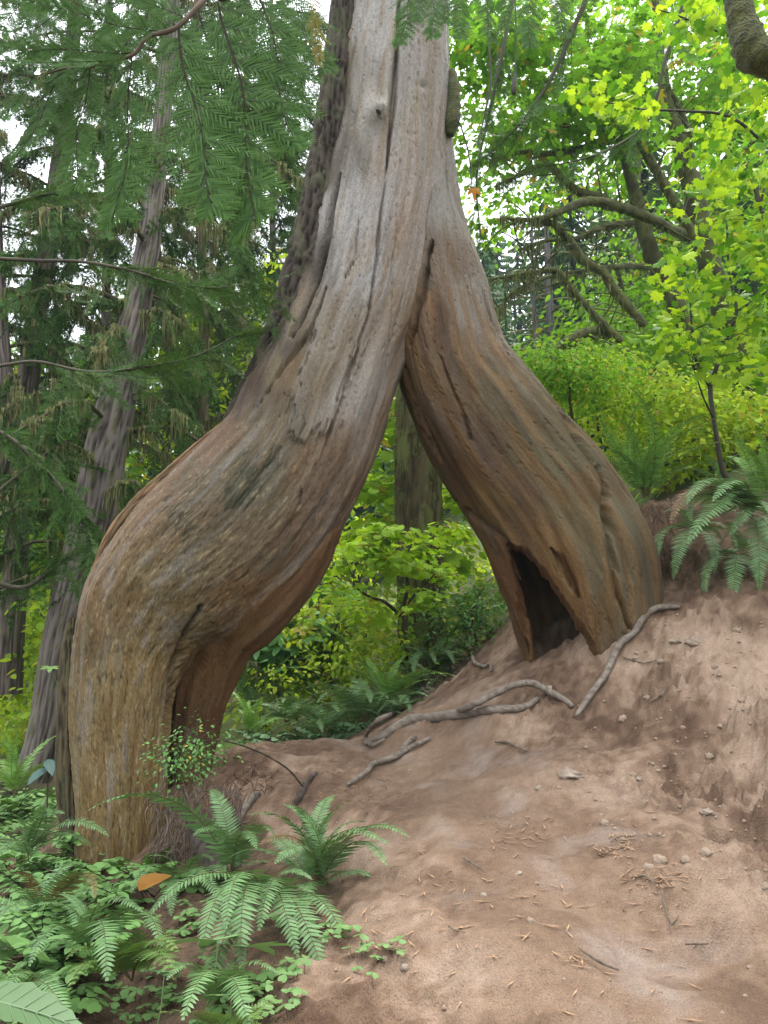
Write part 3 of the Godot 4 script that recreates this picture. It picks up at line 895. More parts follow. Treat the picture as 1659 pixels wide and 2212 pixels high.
# a flat cedar spray one metre long hanging along -y: a stem, alternate twigs, and scaly branchlets on each
func cedar_mesh(s: int, twigs: int, reach: float, fine: int, c: Color, tipc: Color, wood: Color, plump := 1.0) -> ArrayMesh:
	var r := RandomNumberGenerator.new(); r.seed = s
	var b := Buf.new()
	var bend := r.randf_range(-0.10, 0.10)
	var stem := func(f: float) -> Vector3: return Vector3(bend * f * f + 0.012 * sin(f * 9.0 + s), -f, 0.07 * f * f)
	for i in 14:
		var f0 := i / 14.0; var f1 := (i + 1) / 14.0
		var w0 := lerpf(0.005, 0.0015, f0); var w1 := lerpf(0.005, 0.0015, f1)
		for sd in [Vector3(1, 0, 0), Vector3(0, 0, 1)]:
			b.quad(stem.call(f0) - sd * w0, stem.call(f0) + sd * w0, stem.call(f1) + sd * w1, stem.call(f1) - sd * w1, wood, wood)
	for k in twigs:
		var f := clampf(0.04 + 0.95 * (k + r.randf_range(-0.7, 0.7)) / twigs, 0.02, 0.99)
		var sgn := 1.0 if k % 2 == 0 else -1.0
		var p: Vector3 = stem.call(f)
		var ln := reach * minf(1.0, 0.45 + f * 2.2) * pow(1.0 - f * 0.92, 0.55) * r.randf_range(0.45, 1.2)
		var a := r.randf_range(0.6, 1.1)
		var d := Vector3(sgn * sin(a), -cos(a), r.randf_range(-0.12, 0.12)).normalized()
		var cur := Vector3(0, -0.35, r.randf_range(-0.1, 0.15))
		var cc := tinted(c, r.randf_range(0.75, 1.2))
		var end := p + d * ln + cur * ln * 0.6
		b.tri(p + Vector3(0, 0.003, 0), end, p - Vector3(0, 0.003, 0), wood, cc, wood)
		for j in fine:
			var g := (j + 0.5) / fine
			var q := p + d * ln * g + cur * ln * 0.6 * g * g
			var tdir := (d + cur * 1.2 * g).normalized()
			for s2 in [-1.0, 1.0]:
				var ox: Vector3 = Vector3(-tdir.y, tdir.x, 0) * s2
				var e: Vector3 = q + (ox * 0.75 + tdir).normalized() * reach * 0.34 * (1.0 - g * 0.72) * r.randf_range(0.8, 1.15) + Vector3(0, 0, r.randf_range(-0.012, 0.012))
				var wv := tdir * 0.0058 * plump
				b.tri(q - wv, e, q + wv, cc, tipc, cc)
				if plump > 2.3: b.tri(q - wv, e + Vector3(0, 0, 0.01), q + wv * 0.2 + Vector3(0, 0, 0.012), cc, tipc, cc)
	return b.mesh()

# a tier of leaves about one metre across: leaves lie roughly level and point outwards
func tier_mesh(s: int, outline: Array, n: int, size: float, c: Color, c2: Color, thick := 0.22, tilt := 0.4) -> ArrayMesh:
	var r := RandomNumberGenerator.new(); r.seed = s
	var b := Buf.new()
	for k in n:
		var a := r.randf() * TAU; var rad := sqrt(r.randf()) * 0.5
		var at := Vector3(cos(a) * rad, r.randf_range(-0.5, 0.5) * thick - rad * rad * 0.3, sin(a) * rad)
		var bs := Basis(Vector3.UP, -a + PI / 2.0 + r.randf_range(-0.9, 0.9)) * Basis(Vector3(1, 0, 0), r.randf_range(-0.1, tilt * 1.6)) * Basis(Vector3(0, 0, 1), r.randf_range(-tilt, tilt))
		var sz := size * r.randf_range(0.65, 1.2)
		leaf_into(b, outline, Transform3D(bs.scaled(Vector3.ONE * sz), at), tinted(c.lerp(c2, r.randf()) if r.randf() > 0.05 else Color(0.42, 0.34, 0.05), r.randf_range(0.6, 1.15)))
	return b.mesh()

func wisp_mesh(s: int, n: int, c: Color, c2: Color) -> ArrayMesh:    # hanging moss, one metre tall and ragged
	var r := RandomNumberGenerator.new(); r.seed = s
	var b := Buf.new()
	for k in n:
		var x := r.randf_range(-0.3, 0.3); var z := r.randf_range(-0.12, 0.12); var ln := r.randf_range(0.3, 1.0)
		var p := Vector3(x, 0.05, z); var w := r.randf_range(0.02, 0.05)
		var cc := c.lerp(c2, r.randf())
		var m := p + Vector3(r.randf_range(-0.07, 0.07), -ln * 0.5, r.randf_range(-0.06, 0.06)); var e := m + Vector3(r.randf_range(-0.07, 0.07), -ln * 0.5, r.randf_range(-0.06, 0.06))
		var sd := Vector3(cos(k * 2.4), 0, sin(k * 2.4)) * w
		b.tri(p - sd, m, p + sd, cc, cc, cc); b.tri(p + sd * 0.3, m - sd * 0.6, m + sd * 0.6, cc, cc, cc); b.tri(m - sd * 0.6, e, m + sd * 0.6, cc, cc, cc)
	return b.mesh()

var L := {}          # the shared leaf meshes

func make_leaves() -> void:
	maple_outline = lobed([0, 42, 82, 122], [0.95, 0.88, 0.70, 0.42], [0.52, 0.48, 0.38])
	maple_plain = maple_outline
	maple_outline = lobed([0, 10, 38, 47, 57, 80, 90, 99, 128], [1.0, 0.78, 0.74, 0.92, 0.72, 0.58, 0.72, 0.56, 0.44], [0.84, 0.44, 0.80, 0.80, 0.40, 0.62, 0.62, 0.34])
	for k in 29:
		var f := k / 28.0
		var a := lerpf(-PI, PI, f)
		var w := 0.36 * pow(absf(sin(a * 0.5 + PI * 0.5)), 0.0)
		var z := 0.5 - 0.5 * cos(a + PI) * -1.0
		z = 0.5 + 0.5 * cos(a)
		w = 0.30 * sin(PI * pow(z, 0.72)) * (1.0 if k % 2 == 0 else 0.84)
		toothed.append([w * signf(a), z + (0.02 if k % 2 == 0 else 0.0)])
	round_maple = lobed([0, 32, 64, 96, 128], [0.86, 0.84, 0.76, 0.62, 0.44], [0.62, 0.60, 0.52, 0.40])
	L.fern = []; L.fern_up = []; L.lacy = []
	var fg := Color(0.115, 0.21, 0.078); var fl := Color(0.16, 0.30, 0.06)
	for k in 4:
		L.fern.append(frond_mesh(60 + k, 34, 62 - 6 * k, -38 - 9 * k, 0.155, fg, false, 0.25 * (k - 1.5)))
		L.fern_up.append(frond_mesh(70 + k, 36, 78 - 4 * k, 8 - 10 * k, 0.12, fl, false, 0.2 * (k - 1.5)))
	L.fern_brown = [frond_mesh(76, 34, 50, -50, 0.13, Color(0.14, 0.085, 0.04), false, 0.5), frond_mesh(77, 34, 30, -70, 0.12, Color(0.16, 0.13, 0.05), false, -0.6)]
	for k in 2: L.lacy.append(frond_mesh(80 + k, 17, 48, -12 - 16 * k, 0.30, Color(0.14, 0.24, 0.06), true, 0.2 * k))
	L.spray = []; L.spray_far = []; L.spray_teal = []; L.spray_brown = []
	for k in 5:
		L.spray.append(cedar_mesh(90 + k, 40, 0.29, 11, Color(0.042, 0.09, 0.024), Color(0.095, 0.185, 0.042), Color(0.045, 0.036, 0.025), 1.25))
	L.spray_mid = []
	for k in 3: L.spray_mid.append(cedar_mesh(97 + k, 22, 0.30, 7, Color(0.042, 0.09, 0.024), Color(0.095, 0.185, 0.042), Color(0.045, 0.035, 0.025), 1.2))
	for k in 3:
		L.spray_far.append(cedar_mesh(100 + k, 18, 0.34, 5, Color(0.042, 0.09, 0.024), Color(0.095, 0.185, 0.042), Color(0.05, 0.04, 0.028), 2.6))
		L.spray_teal.append(cedar_mesh(110 + k, 18, 0.34, 5, Color(0.042, 0.09, 0.024), Color(0.095, 0.185, 0.042), Color(0.06, 0.05, 0.035), 2.6))
	L.spray_brown.append(cedar_mesh(120, 36, 0.20, 9, Color(0.16, 0.14, 0.03), Color(0.22, 0.19, 0.04), Color(0.14, 0.06, 0.03)))
	var y0 := Color(0.27, 0.47, 0.035); var y1 := Color(0.39, 0.57, 0.04); var g0 := Color(0.14, 0.33, 0.035); var g1 := Color(0.24, 0.46, 0.045)
	L.vine = []; L.green = []; L.small = []; L.big = []; L.tiny = []; L.yellow = []
	for k in 4:
		L.vine.append(tier_mesh(130 + k, round_maple, 26, 0.17, y0, y1, 0.2, 0.5))
		L.green.append(tier_mesh(140 + k, maple_plain, 54, 0.115, g0, g1, 0.3, 0.5))
		L.small.append(tier_mesh(150 + k, oval, 80, 0.085, g0, y0, 0.5, 0.7))
		L.tiny.append(tier_mesh(160 + k, oval, 46, 0.075, Color(0.08, 0.19, 0.05), Color(0.13, 0.27, 0.06), 0.5, 0.5))
		L.yellow.append(tier_mesh(170 + k, oval, 60, 0.105, y0, Color(0.50, 0.58, 0.05), 0.4, 0.7))
	for k in 2: L.big.append(tier_mesh(180 + k, maple_outline, 9, 0.34, Color(0.16, 0.33, 0.12), Color(0.22, 0.42, 0.16), 0.35, 0.35))
	L.wisp = []
	for k in 3: L.wisp.append(wisp_mesh(190 + k, 22, Color(0.19, 0.185, 0.06), Color(0.11, 0.115, 0.04)))
	L.fuzz = []
	for k in 2: L.fuzz.append(wisp_mesh(195 + k, 26, Color(0.14, 0.155, 0.04), Color(0.07, 0.085, 0.024)))

# ---------------------------------------------------------------- plants
func turn(yaw: float, pitch := 0.0, roll := 0.0) -> Basis:
	return Basis(Vector3.UP, yaw) * Basis(Vector3(1, 0, 0), pitch) * Basis(Vector3(0, 0, 1), roll)

func hang_basis(dir: Vector3, roll: float) -> Basis:     # turns a spray's -y axis to dir, flat side turned by roll
	var y := -dir.normalized()
	var x := y.cross(Vector3(0.05, 0.1, 1.0)).normalized()
	var z := x.cross(y)
	return Basis(x, y, z) * Basis(Vector3.UP, roll)

func in_poly(poly: PackedVector2Array) -> Vector2:
	var box := Rect2(poly[0], Vector2.ZERO)
	for q in poly: box = box.expand(q)
	for k in 60:
		var p := box.position + Vector2(rng.randf(), rng.randf()) * box.size
		if Geometry2D.is_point_in_polygon(p, poly): return p
	return box.get_center()

func fern(label: String, at: Vector3, n: int, size: float, kinds: Array, group := "", yaw0 := 0.0, yaw1 := TAU, tilt := 0.0, called := "sword_fern") -> Node3D:
	var t := thing(called, label, "fern", at, group)
	for k in n:
		var yaw := lerpf(yaw0, yaw1, (k + rng.randf_range(-0.3, 0.3)) / maxf(n, 1))
		var sz := size * rng.randf_range(0.7, 1.12)
		put("frond", kinds[rng.randi() % kinds.size()], M.fern, t, Transform3D(turn(yaw, rng.randf_range(-0.25, 0.22) + tilt, rng.randf_range(-0.3, 0.3)).scaled(Vector3.ONE * sz), Vector3(rng.randf_range(-0.03, 0.03), 0, rng.randf_range(-0.03, 0.03))))
	return t

# a frond whose root and tip are read from the photograph
func aimed_frond(t: Node3D, root: Vector3, tip: Vector3, m: Mesh, roll := 0.0) -> void:
	if rng.randf() < 0.05: m = L.fern_brown[rng.randi() % 2]
	var d := tip - root
	var end: Vector3 = m.get_meta("end")
	var yaw := atan2(d.x, d.z) - atan2(end.x, end.z)
	var rise := atan2(d.y, maxf(Vector2(d.x, d.z).length(), 0.001)); var own := atan2(end.y, Vector2(end.x, end.z).length())
	put("frond", m, M.fern, t, Transform3D(turn(yaw, own - rise, roll).scaled(Vector3.ONE * (d.length() / end.length())), root - t.position))

func leafy_plant(called: String, label: String, category: String, base: Vector3, limbs: Array, regions: Array, tiers: Array, size: Vector2, material: Material, bark0: Color, bark1: Color, group := "", twig_r := 0.004, barkm: Material = null) -> Node3D:
	# limbs: [name, pixel list]; regions: [polygon, nearest, farthest, how many]
	var t := thing(called, label, category, base, group)
	var samples := []
	for l in limbs:
		var b := limb_px(l[1], 12, 9, 0.2 if barkm else 0.1, bark0, bark1, 5 + samples.size())
		b.smooth()
		var o := put(l[0], b.mesh(), barkm if barkm else M.bark, t); o.position = -base
		for k in range(0, (l[1].size() - 1) * 4 + 1):
			var q := []
			for a in l[1]: q.append(P(a[0], a[1], a[2]))
			samples.append(spline(q, k / 4.0))
	var xfs := []
	var tw := Buf.new()
	for g in regions:
		var poly := v2s(g[0])
		for k in g[3]:
			var p := in_poly(poly)
			var w := P(p.x, p.y, rng.randf_range(g[1], g[2]))
			var sz := rng.randf_range(size.x, size.y)
			xfs.append(Transform3D(turn(rng.randf() * TAU, rng.randf_range(-0.3, 0.3), rng.randf_range(-0.3, 0.3)).scaled(Vector3.ONE * sz), w - base))
			if samples.size() and k % 2 == 0:
				var best := 1e9; var near := Vector3.ZERO
				for q in samples:
					var e: float = w.distance_squared_to(q)
					if e < best: best = e; near = q
				if best < 2.5:
					var mid := near.lerp(w, 0.5) + Vector3(rng.randf_range(-0.1, 0.1), 0.1, rng.randf_range(-0.1, 0.1))
					limb([near, mid, w], [twig_r, twig_r * 0.7, twig_r * 0.4], 4, 3, 0.0, bark1, bark0, k, tw, false)
	var per := {}
	for i in xfs.size():
		var k := i % tiers.size()
		if not per.has(k): per[k] = []
		per[k].append(xfs[i])
	for k in per: copies("foliage", tiers[k], material, per[k], t)
	if tw.v.size():
		tw.smooth()
		var o2 := put("twigs", tw.mesh(), M.twig, t); o2.position = -base; o2.set_meta("kind", "stuff")
	return t

# branches of a conifer: each a limb with sprays hanging from it and wisps of moss
func conifer(called: String, label: String, trunk: Array, branches: Array, sprays: Array, group := "", sp_size := 0.5, per_m := 9.0, moss := 0.5, c0 := Color(0.20, 0.165, 0.15), c1 := Color(0.09, 0.075, 0.07)) -> Node3D:
	var base := P(trunk[0][0], trunk[0][1], trunk[0][2])
	var t := thing(called, label, "tree", base, group)
	bark_trunk(t, trunk, base, c0, c1)
	var xf := {}; var ms := []
	for br in branches:                                   # world points
		var pts: Array = br
		var n := pts.size()
		var span := 0.0
		for i in n - 1: span += pts[i].distance_to(pts[i + 1])
		var rr := []
		for i in n: rr.append(lerpf(0.022, 0.005, float(i) / (n - 1)) * clampf(span / 1.6, 0.5, 1.4))
		var lb := limb(pts, rr, 7, 4, 0.18, Color(0.085, 0.075, 0.04), Color(0.045, 0.04, 0.028), n, null)
		lb.smooth()
		var o := put("branch", lb.mesh(), M.bark, t); o.position = -base
		var cnt := int(span * per_m)
		for k in cnt:
			var f := pow(rng.randf(), 0.7)
			var p: Vector3 = spline(pts, f * (n - 1))
			var tg: Vector3 = (spline(pts, minf(f * (n - 1) + 0.1, n - 1.0)) - spline(pts, maxf(f * (n - 1) - 0.1, 0.0))).normalized()
			var d := (Vector3(0, -1.0, 0) + tg * rng.randf_range(0.3, 1.6) + Vector3(rng.randf_range(-0.8, 0.8), rng.randf_range(-0.1, 0.5), rng.randf_range(-0.8, 0.8))).normalized()
			var kk := rng.randi() % sprays.size()
			if not xf.has(kk): xf[kk] = []
			xf[kk].append(Transform3D(hang_basis(d, rng.randf() * TAU).scaled(Vector3.ONE * sp_size * rng.randf_range(0.5, 1.2)), p - base))
		for k in int(span * 7.0 * moss):
			var p2: Vector3 = spline(pts, rng.randf() * (n - 1))
			ms.append(Transform3D(turn(rng.randf() * TAU).scaled(Vector3(0.28, rng.randf_range(0.12, 0.45), 0.28)), p2 - base))
	for kk in xf: copies("foliage", sprays[kk], M.cedar, xf[kk], t)
	if ms.size(): copies("moss", L.wisp[0], M.twig, ms, t)
	return t

func bark_trunk(t: Node3D, trunk: Array, base: Vector3, c0: Color, c1: Color, called := "trunk", seed_ := 5, moss_share := 0.0) -> void:
	var q := []; var r := []
	for a in trunk:
		var w := P(a[0], a[1], a[2]); q.append(w); r.append(a[3] * px_size(w))
	var b := Buf.new()
	var na := noise(seed_, 1.0, 3); var nb := noise(seed_ + 3, 1.0, 3)
	var nu := 64; var nv := (trunk.size() - 1) * 22 + 1
	var l := 0.0; var last: Vector3 = q[0]
	for y in nv:
		var tt := float(y) / (nv - 1) * (trunk.size() - 1)
		var p: Vector3 = spline(q, tt); var tg: Vector3 = (spline(q, minf(tt + 0.1, q.size() - 1.0)) - spline(q, maxf(tt - 0.1, 0.0))).normalized()
		l += p.distance_to(last); last = p
		var sd := tg.cross(Vector3(0.1, 0.05, 1)).normalized(); var nn := sd.cross(tg)
		var rr: float = spline(r, tt)
		for x in nu:
			var a := TAU * x / nu
			var e := absf(na.get_noise_3d(cos(a) * rr * 17.0, sin(a) * rr * 17.0, l * 0.7))
			var e2 := nb.get_noise_3d(cos(a) * rr * 60.0, sin(a) * rr * 60.0, l * 5.0)
			b.v.append(p - base + (sd * cos(a) + nn * sin(a)) * (rr * (0.93 + minf(e, 0.3) * 0.35) + 0.006 * e2))
			var col := c1.lerp(c0, clampf(e * 4.0 + 0.5 * e2, 0, 1))
			var mo := nb.get_noise_3d(cos(a) * 1.3 + 30.0, sin(a) * 1.3, l * 0.9) + 0.5 * e2
			if mo > 0.45 - moss_share: col = col.lerp(Color(0.085, 0.095, 0.03), 0.8)
			b.c.append(col); b.uv.append(Vector2(a * rr, l))
	b.grid(nu, nv, 0, true); b.smooth()
	put(called, b.mesh(), M.bark, t)
# ---------------------------------------------------------------- the forest around
func gen_branches(trunk: Array, n: int, l0: float, l1: float, f0: float, f1: float, droop := 0.5) -> Array:
	var q := []
	for a in trunk: q.append(P(a[0], a[1], a[2]))
	var out := []
	for k in n:
		var f := lerpf(f0, f1, (k + rng.randf()) / n) * (trunk.size() - 1)
		var p: Vector3 = spline(q, f)
		var az := k * 2.4 + rng.randf_range(-0.5, 0.5)
		var ln := rng.randf_range(l0, l1)
		var d := Vector3(cos(az), 0, sin(az))
		out.append([p, p + d * ln * 0.35 + Vector3(0, ln * 0.05, 0), p + d * ln * 0.7 - Vector3(0, ln * droop * 0.25, 0), p + d * ln - Vector3(0, ln * droop * 0.6, 0)])
	return out

func far_conifer_mesh(s: int) -> ArrayMesh:
	var r := RandomNumberGenerator.new(); r.seed = s
	var b := Buf.new()
	var bark := Color(0.09, 0.075, 0.06)
	limb([Vector3(0, -1, 0), Vector3(0, 8, 0), Vector3(0, 16, 0)], [0.25, 0.16, 0.02], 6, 3, 0.0, bark, bark, 1, b)
	for k in 150:
		var y := 1.5 + 14.3 * k / 150.0
		var az := k * 2.4 + r.randf_range(-0.4, 0.4)
		var ln := (16.5 - y) * 0.21 * r.randf_range(0.7, 1.2) + 0.3
		var d := Vector3(cos(az), -0.25, sin(az)); var sd := Vector3(-sin(az), 0, cos(az))
		var p := Vector3(0, y, 0)
		for j in 5:
			var f := (j + 1) / 5.5
			var q := p + d * ln * f
			var c := Color(0.06, 0.115, 0.04) * r.randf_range(0.7, 1.5); c.a = 1
			for s2 in [-1.0, 1.0]:
				b.tri(q - d * 0.12, q + sd * s2 * ln * 0.26 * (1.15 - f * 0.6) + Vector3(0, -0.28, 0) + d * 0.15, q + d * 0.2, c, c, c)
	return b.mesh()

func build_forest() -> void:
	var cedar_mix := [L.spray_far[0], L.spray_far[1], L.spray_far[2]]
	var teal_mix := [L.spray_teal[0], L.spray_teal[1], L.spray_far[0], L.spray_teal[2]]
	# the wood on the far hillside
	var fx := []
	for k in 170:
		var x := rng.randf_range(-34.0, 34.0); var z := rng.randf_range(-58.0, -24.0)
		if x < -2.0 and z > -40.0 and rng.randf() < 0.45: continue
		fx.append(Transform3D(turn(rng.randf() * TAU).scaled(Vector3.ONE * rng.randf_range(0.6, 1.15)), Vector3(x, h0(x, z), z)))
	var ff := copies("far_forest", far_conifer_mesh(5), M.cedar, fx, self)
	tag(ff, "bluish dark conifers massed on the far hillside", "forest")
	# cedars with violet-grey bark
	var t1 := [[70, 1680, 7.4, 40], [95, 1600, 7.4, 37], [130, 1400, 7.5, 38], [160, 1270, 7.6, 40], [200, 1130, 7.7, 44], [224, 1000, 7.8, 44], [256, 850, 7.9, 38], [292, 680, 8.0, 29], [318, 540, 8.1, 24], [338, 380, 8.3, 20], [358, 180, 8.5, 17], [372, 0, 8.7, 15], [392, -300, 9.0, 11]]
	conifer("cedar_tree", "tall cedar with violet-grey ridged bark behind the shaggy-barked leg", t1, gen_branches(t1, 46, 1.0, 2.2, 0.22, 0.98, 0.7), teal_mix, "", 0.62, 9.5, 1.3, lin(136, 125, 118) * 0.7, lin(66, 58, 54) * 0.7)
	var t2 := [[20, 1500, 10.0, 26], [45, 1000, 10.0, 24], [72, 730, 10.0, 21], [107, 511, 10.0, 20], [135, 300, 10.2, 17], [160, 60, 10.5, 14], [180, -250, 10.8, 10]]
	conifer("cedar_tree", "slimmer dark cedar trunk standing next to the bright gap of sky", t2, gen_branches(t2, 34, 1.0, 2.4, 0.3, 0.98, 0.6), cedar_mix, "", 0.65, 10.0, 1.1, lin(120, 108, 100) * 0.8, lin(60, 52, 50) * 0.8)
	var t3 := [[-60, 1500, 8.6, 30], [-25, 1100, 8.6, 27], [10, 908, 8.7, 22], [-10, 600, 9.0, 18], [-20, 200, 9.2, 14], [-25, -200, 9.5, 8]]
	conifer("cedar_tree", "mossy cedar half hidden under teal drooping sprays", t3, gen_branches(t3, 34, 1.0, 2.3, 0.2, 0.95, 0.8), teal_mix, "", 0.6, 9.0, 1.5, lin(130, 118, 112) * 0.8, lin(66, 58, 52) * 0.8)
	var t4 := [[430, 1400, 11.5, 15], [436, 1000, 11.5, 13], [440, 700, 11.6, 11], [430, 400, 11.8, 9], [425, 100, 12.0, 7], [425, -200, 12.0, 5]]
	conifer("cedar_tree", "yellow-mossed cedar of dense twigs seen above the slanting leg", t4, gen_branches(t4, 40, 0.9, 2.2, 0.25, 0.95, 0.7), cedar_mix + teal_mix, "", 0.62, 9.0, 2.4, lin(120, 108, 84) * 0.8, lin(60, 54, 42) * 0.8)
	var t5 := [[600, 1500, 17, 10], [596, 1000, 17, 9], [590, 600, 17, 7], [588, 300, 17, 6], [586, 0, 17, 4]]
	conifer("cedar_tree", "pale distant conifer whose fine twigs show beside the trunk's dark bark", t5, gen_branches(t5, 40, 1.2, 2.6, 0.3, 0.95, 0.5), teal_mix, "", 0.85, 14.0, 0.4)
	var t6 := [[215, 1500, 13.5, 12], [222, 1000, 13.5, 11], [230, 600, 13.5, 9], [236, 200, 13.5, 7], [240, -200, 13.5, 4]]
	conifer("hemlock_tree", "feathery conifer crowding the space between the two large cedar trunks", t6, gen_branches(t6, 48, 1.0, 2.6, 0.25, 0.95, 0.5), cedar_mix, "", 0.8, 6.0, 0.8)
	var t7 := [[520, 1500, 14.5, 10], [522, 1000, 14.5, 9], [528, 600, 14.5, 8], [532, 250, 14.5, 6], [536, -100, 14.5, 4]]
	conifer("hemlock_tree", "soft-tipped conifer filling the view beneath the hanging bough's tips", t7, gen_branches(t7, 44, 1.0, 2.5, 0.25, 0.9, 0.5), teal_mix, "", 0.8, 6.5, 0.8)
	# the maple with moss-covered limbs
	var mo0 := Color(0.10, 0.11, 0.03); var mo1 := Color(0.045, 0.042, 0.02)
	var ml := [["trunk", [[1640, 900, 10.5, 34], [1580, 720, 10.2, 32], [1530, 560, 10.0, 30], [1500, 430, 10.0, 27], [1475, 330, 10.0, 22], [1440, 200, 10.0, 14], [1420, 60, 10.0, 10], [1410, -120, 10.0, 7]]],
		["trunk", [[1500, 760, 9.8, 20], [1454, 645, 9.7, 22], [1414, 565, 9.7, 22], [1386, 475, 9.7, 19], [1364, 390, 9.8, 15], [1340, 300, 9.9, 13], [1312, 205, 9.9, 11], [1324, 150, 9.9, 9], [1344, 120, 9.9, 7], [1394, 112, 9.9, 5]]],
		["limb", [[1499, 520, 9.6, 15], [1464, 450, 9.5, 13], [1429, 390, 9.4, 12], [1389, 320, 9.4, 11], [1350, 290, 9.4, 9], [1300, 285, 9.3, 8], [1240, 275, 9.3, 6], [1190, 262, 9.2, 4]]],
		["limb", [[1490, 512, 9.7, 14], [1449, 495, 9.4, 13], [1394, 468, 9.1, 13], [1329, 445, 8.8, 14], [1264, 435, 8.6, 12], [1204, 460, 8.4, 9], [1149, 475, 8.3, 7], [1080, 470, 8.2, 4]]],
		["limb", [[1370, 480, 9.7, 9], [1304, 490, 9.4, 8], [1244, 515, 9.1, 7], [1179, 520, 9.0, 5], [1120, 540, 8.9, 3]]],
		["limb", [[1395, 705, 8.6, 11], [1334, 635, 8.6, 13], [1304, 590, 8.6, 12], [1264, 565, 8.6, 12], [1229, 520, 8.6, 11], [1199, 485, 8.5, 9], [1150, 478, 8.4, 6]]],
		["limb", [[1345, 740, 8.2, 11], [1279, 675, 8.2, 9], [1229, 615, 8.2, 8], [1199, 585, 8.2, 8], [1139, 590, 8.1, 6], [1044, 607, 8.0, 3]]],
		["limb", [[1404, 577, 9.6, 9], [1344, 575, 9.2, 8], [1279, 582, 8.9, 6], [1179, 600, 8.5, 5], [1109, 630, 8.3, 4], [1079, 675, 8.2, 2]]],
		["limb", [[1310, 430, 9.6, 12], [1254, 415, 9.4, 11], [1215, 385, 9.3, 9], [1184, 355, 9.2, 8], [1129, 375, 9.0, 7], [1070, 402, 8.9, 3]]],
		["limb", [[1330, 300, 9.8, 9], [1250, 320, 9.5, 8], [1179, 332, 9.3, 8], [1130, 328, 9.2, 6], [1060, 345, 9.1, 3]]],
		["limb", [[1330, 722, 8.4, 8], [1303, 716, 8.3, 12], [1263, 718, 8.2, 13], [1218, 742, 8.1, 12], [1150, 785, 8.0, 8]]],
		["limb", [[1330, 150, 9.9, 8], [1300, 120, 9.8, 7], [1280, 110, 9.7, 5]]],
		["limb", [[1480, 360, 9.8, 9], [1490, 300, 9.6, 8], [1470, 240, 9.5, 7], [1440, 180, 9.4, 4]]]]
	for l in ml:
		for a in l[1]: a[3] *= 0.82
	var mbase := P(1600, 960, 10.4)
	var maple := leafy_plant("maple_tree", "old maple with thick moss-covered limbs reaching over the slope", "tree", mbase, ml, [
		[[[980, -40], [1659, -40], [1659, 260], [1300, 260], [1000, 420], [985, 200]], 9.5, 13.0, 84],
		[[[1000, 330], [1350, 200], [1600, 250], [1659, 600], [1450, 600], [1250, 400], [1040, 520]], 10.5, 13.5, 36],
		[[[1000, 40], [1400, 40], [1400, 300], [1010, 300]], 8.5, 9.5, 40]],
		L.green, Vector2(0.7, 1.2), M.leaf, mo0, mo1, "", 0.006, M.moss)
	var fz := []
	var sidetw := Buf.new()
	for l in ml:
		var q := []
		for a in l[1]: q.append(P(a[0], a[1], a[2]))
		for k in (l[1].size() - 1) * 7:
			var p: Vector3 = spline(q, rng.randf() * (q.size() - 1))
			fz.append(Transform3D(turn(rng.randf() * TAU).scaled(Vector3(0.2, rng.randf_range(0.08, 0.26), 0.2)), p - mbase))
		for k in (l[1].size() - 1) * 3:
			var p: Vector3 = spline(q, rng.randf() * (q.size() - 1))
			var d := Vector3(rng.randf_range(-1, 1), rng.randf_range(-0.7, 1), rng.randf_range(-1, 1)).normalized() * rng.randf_range(0.3, 0.9)
			limb([p - mbase, p + d * 0.5 + Vector3(0, rng.randf_range(-0.1, 0.15), 0) - mbase, p + d - mbase], [0.012, 0.008, 0.003], 5, 3, 0.2, mo0, mo1, k, sidetw, false)
	copies("moss", L.fuzz[0], M.twig, fz, maple)
	sidetw.smooth(); put("twigs", sidetw.mesh(), M.twig, maple).set_meta("kind", "stuff")
	# dead conifers with bare yellow-mossed twigs
	for dc in [[1184, 600, 1192, 745, 9, "pale dead conifer with bare mossy twigs, the thicker of the pair"], [1152, 640, 1160, 750, 6, "slim dead conifer with bare mossy twigs beside the thicker one"]]:
		var tr := [[dc[2], dc[3] + 60, 15.0, dc[4]], [dc[2], dc[3], 15.0, dc[4]], [dc[0], dc[1], 15.0, dc[4] * 0.8], [dc[0] - 4, dc[1] - 160, 15.0, dc[4] * 0.4]]
		var base := P(tr[0][0], tr[0][1], 15.0)
		var t := thing("dead_conifer", dc[5], "tree", base)
		bark_trunk(t, tr, base, Color(0.16, 0.14, 0.15), Color(0.08, 0.07, 0.075))
		for br in gen_branches(tr, 34, 0.5, 1.3, 0.05, 0.85, 0.25):
			var lb := limb(br, [0.022, 0.016, 0.012, 0.006], 5, 3, 0.2, Color(0.26, 0.22, 0.11), Color(0.13, 0.11, 0.07), 4)
			lb.smooth(); var o := put("branch", lb.mesh(), M.twig, t); o.position = -base
	# mossy trunk seen through the arch
	var tm := [[915, 1440, 9.0, 54], [912, 1300, 9.0, 52], [906, 1150, 9.0, 50], [903, 1030, 9.0, 49], [902, 930, 9.0, 46], [906, 800, 9.0, 42], [915, 600, 9.2, 38], [925, 300, 9.5, 34], [935, 0, 10, 28], [940, -300, 10, 20]]
	var bm := P(915, 1440, 9.0)
	var tmn := thing("mossy_tree", "upright trunk furred with moss seen through the arch", "tree", bm)
	bark_trunk(tmn, tm, bm, lin(96, 84, 56) * 0.5, lin(50, 44, 30) * 0.5, "trunk", 15, 0.35)
	var mz := []
	for k in 420:
		var f := rng.randf_range(0.0, 5.0); var q := []
		for a in tm: q.append(P(a[0], a[1], a[2]))
		var p: Vector3 = spline(q, f); var az := rng.randf() * TAU
		mz.append(Transform3D(turn(az).scaled(Vector3(0.12, rng.randf_range(0.08, 0.22), 0.10)), p + Vector3(cos(az), 0, sin(az)) * 0.265 - bm))
	copies("moss", L.fuzz[1], M.twig, mz, tmn)
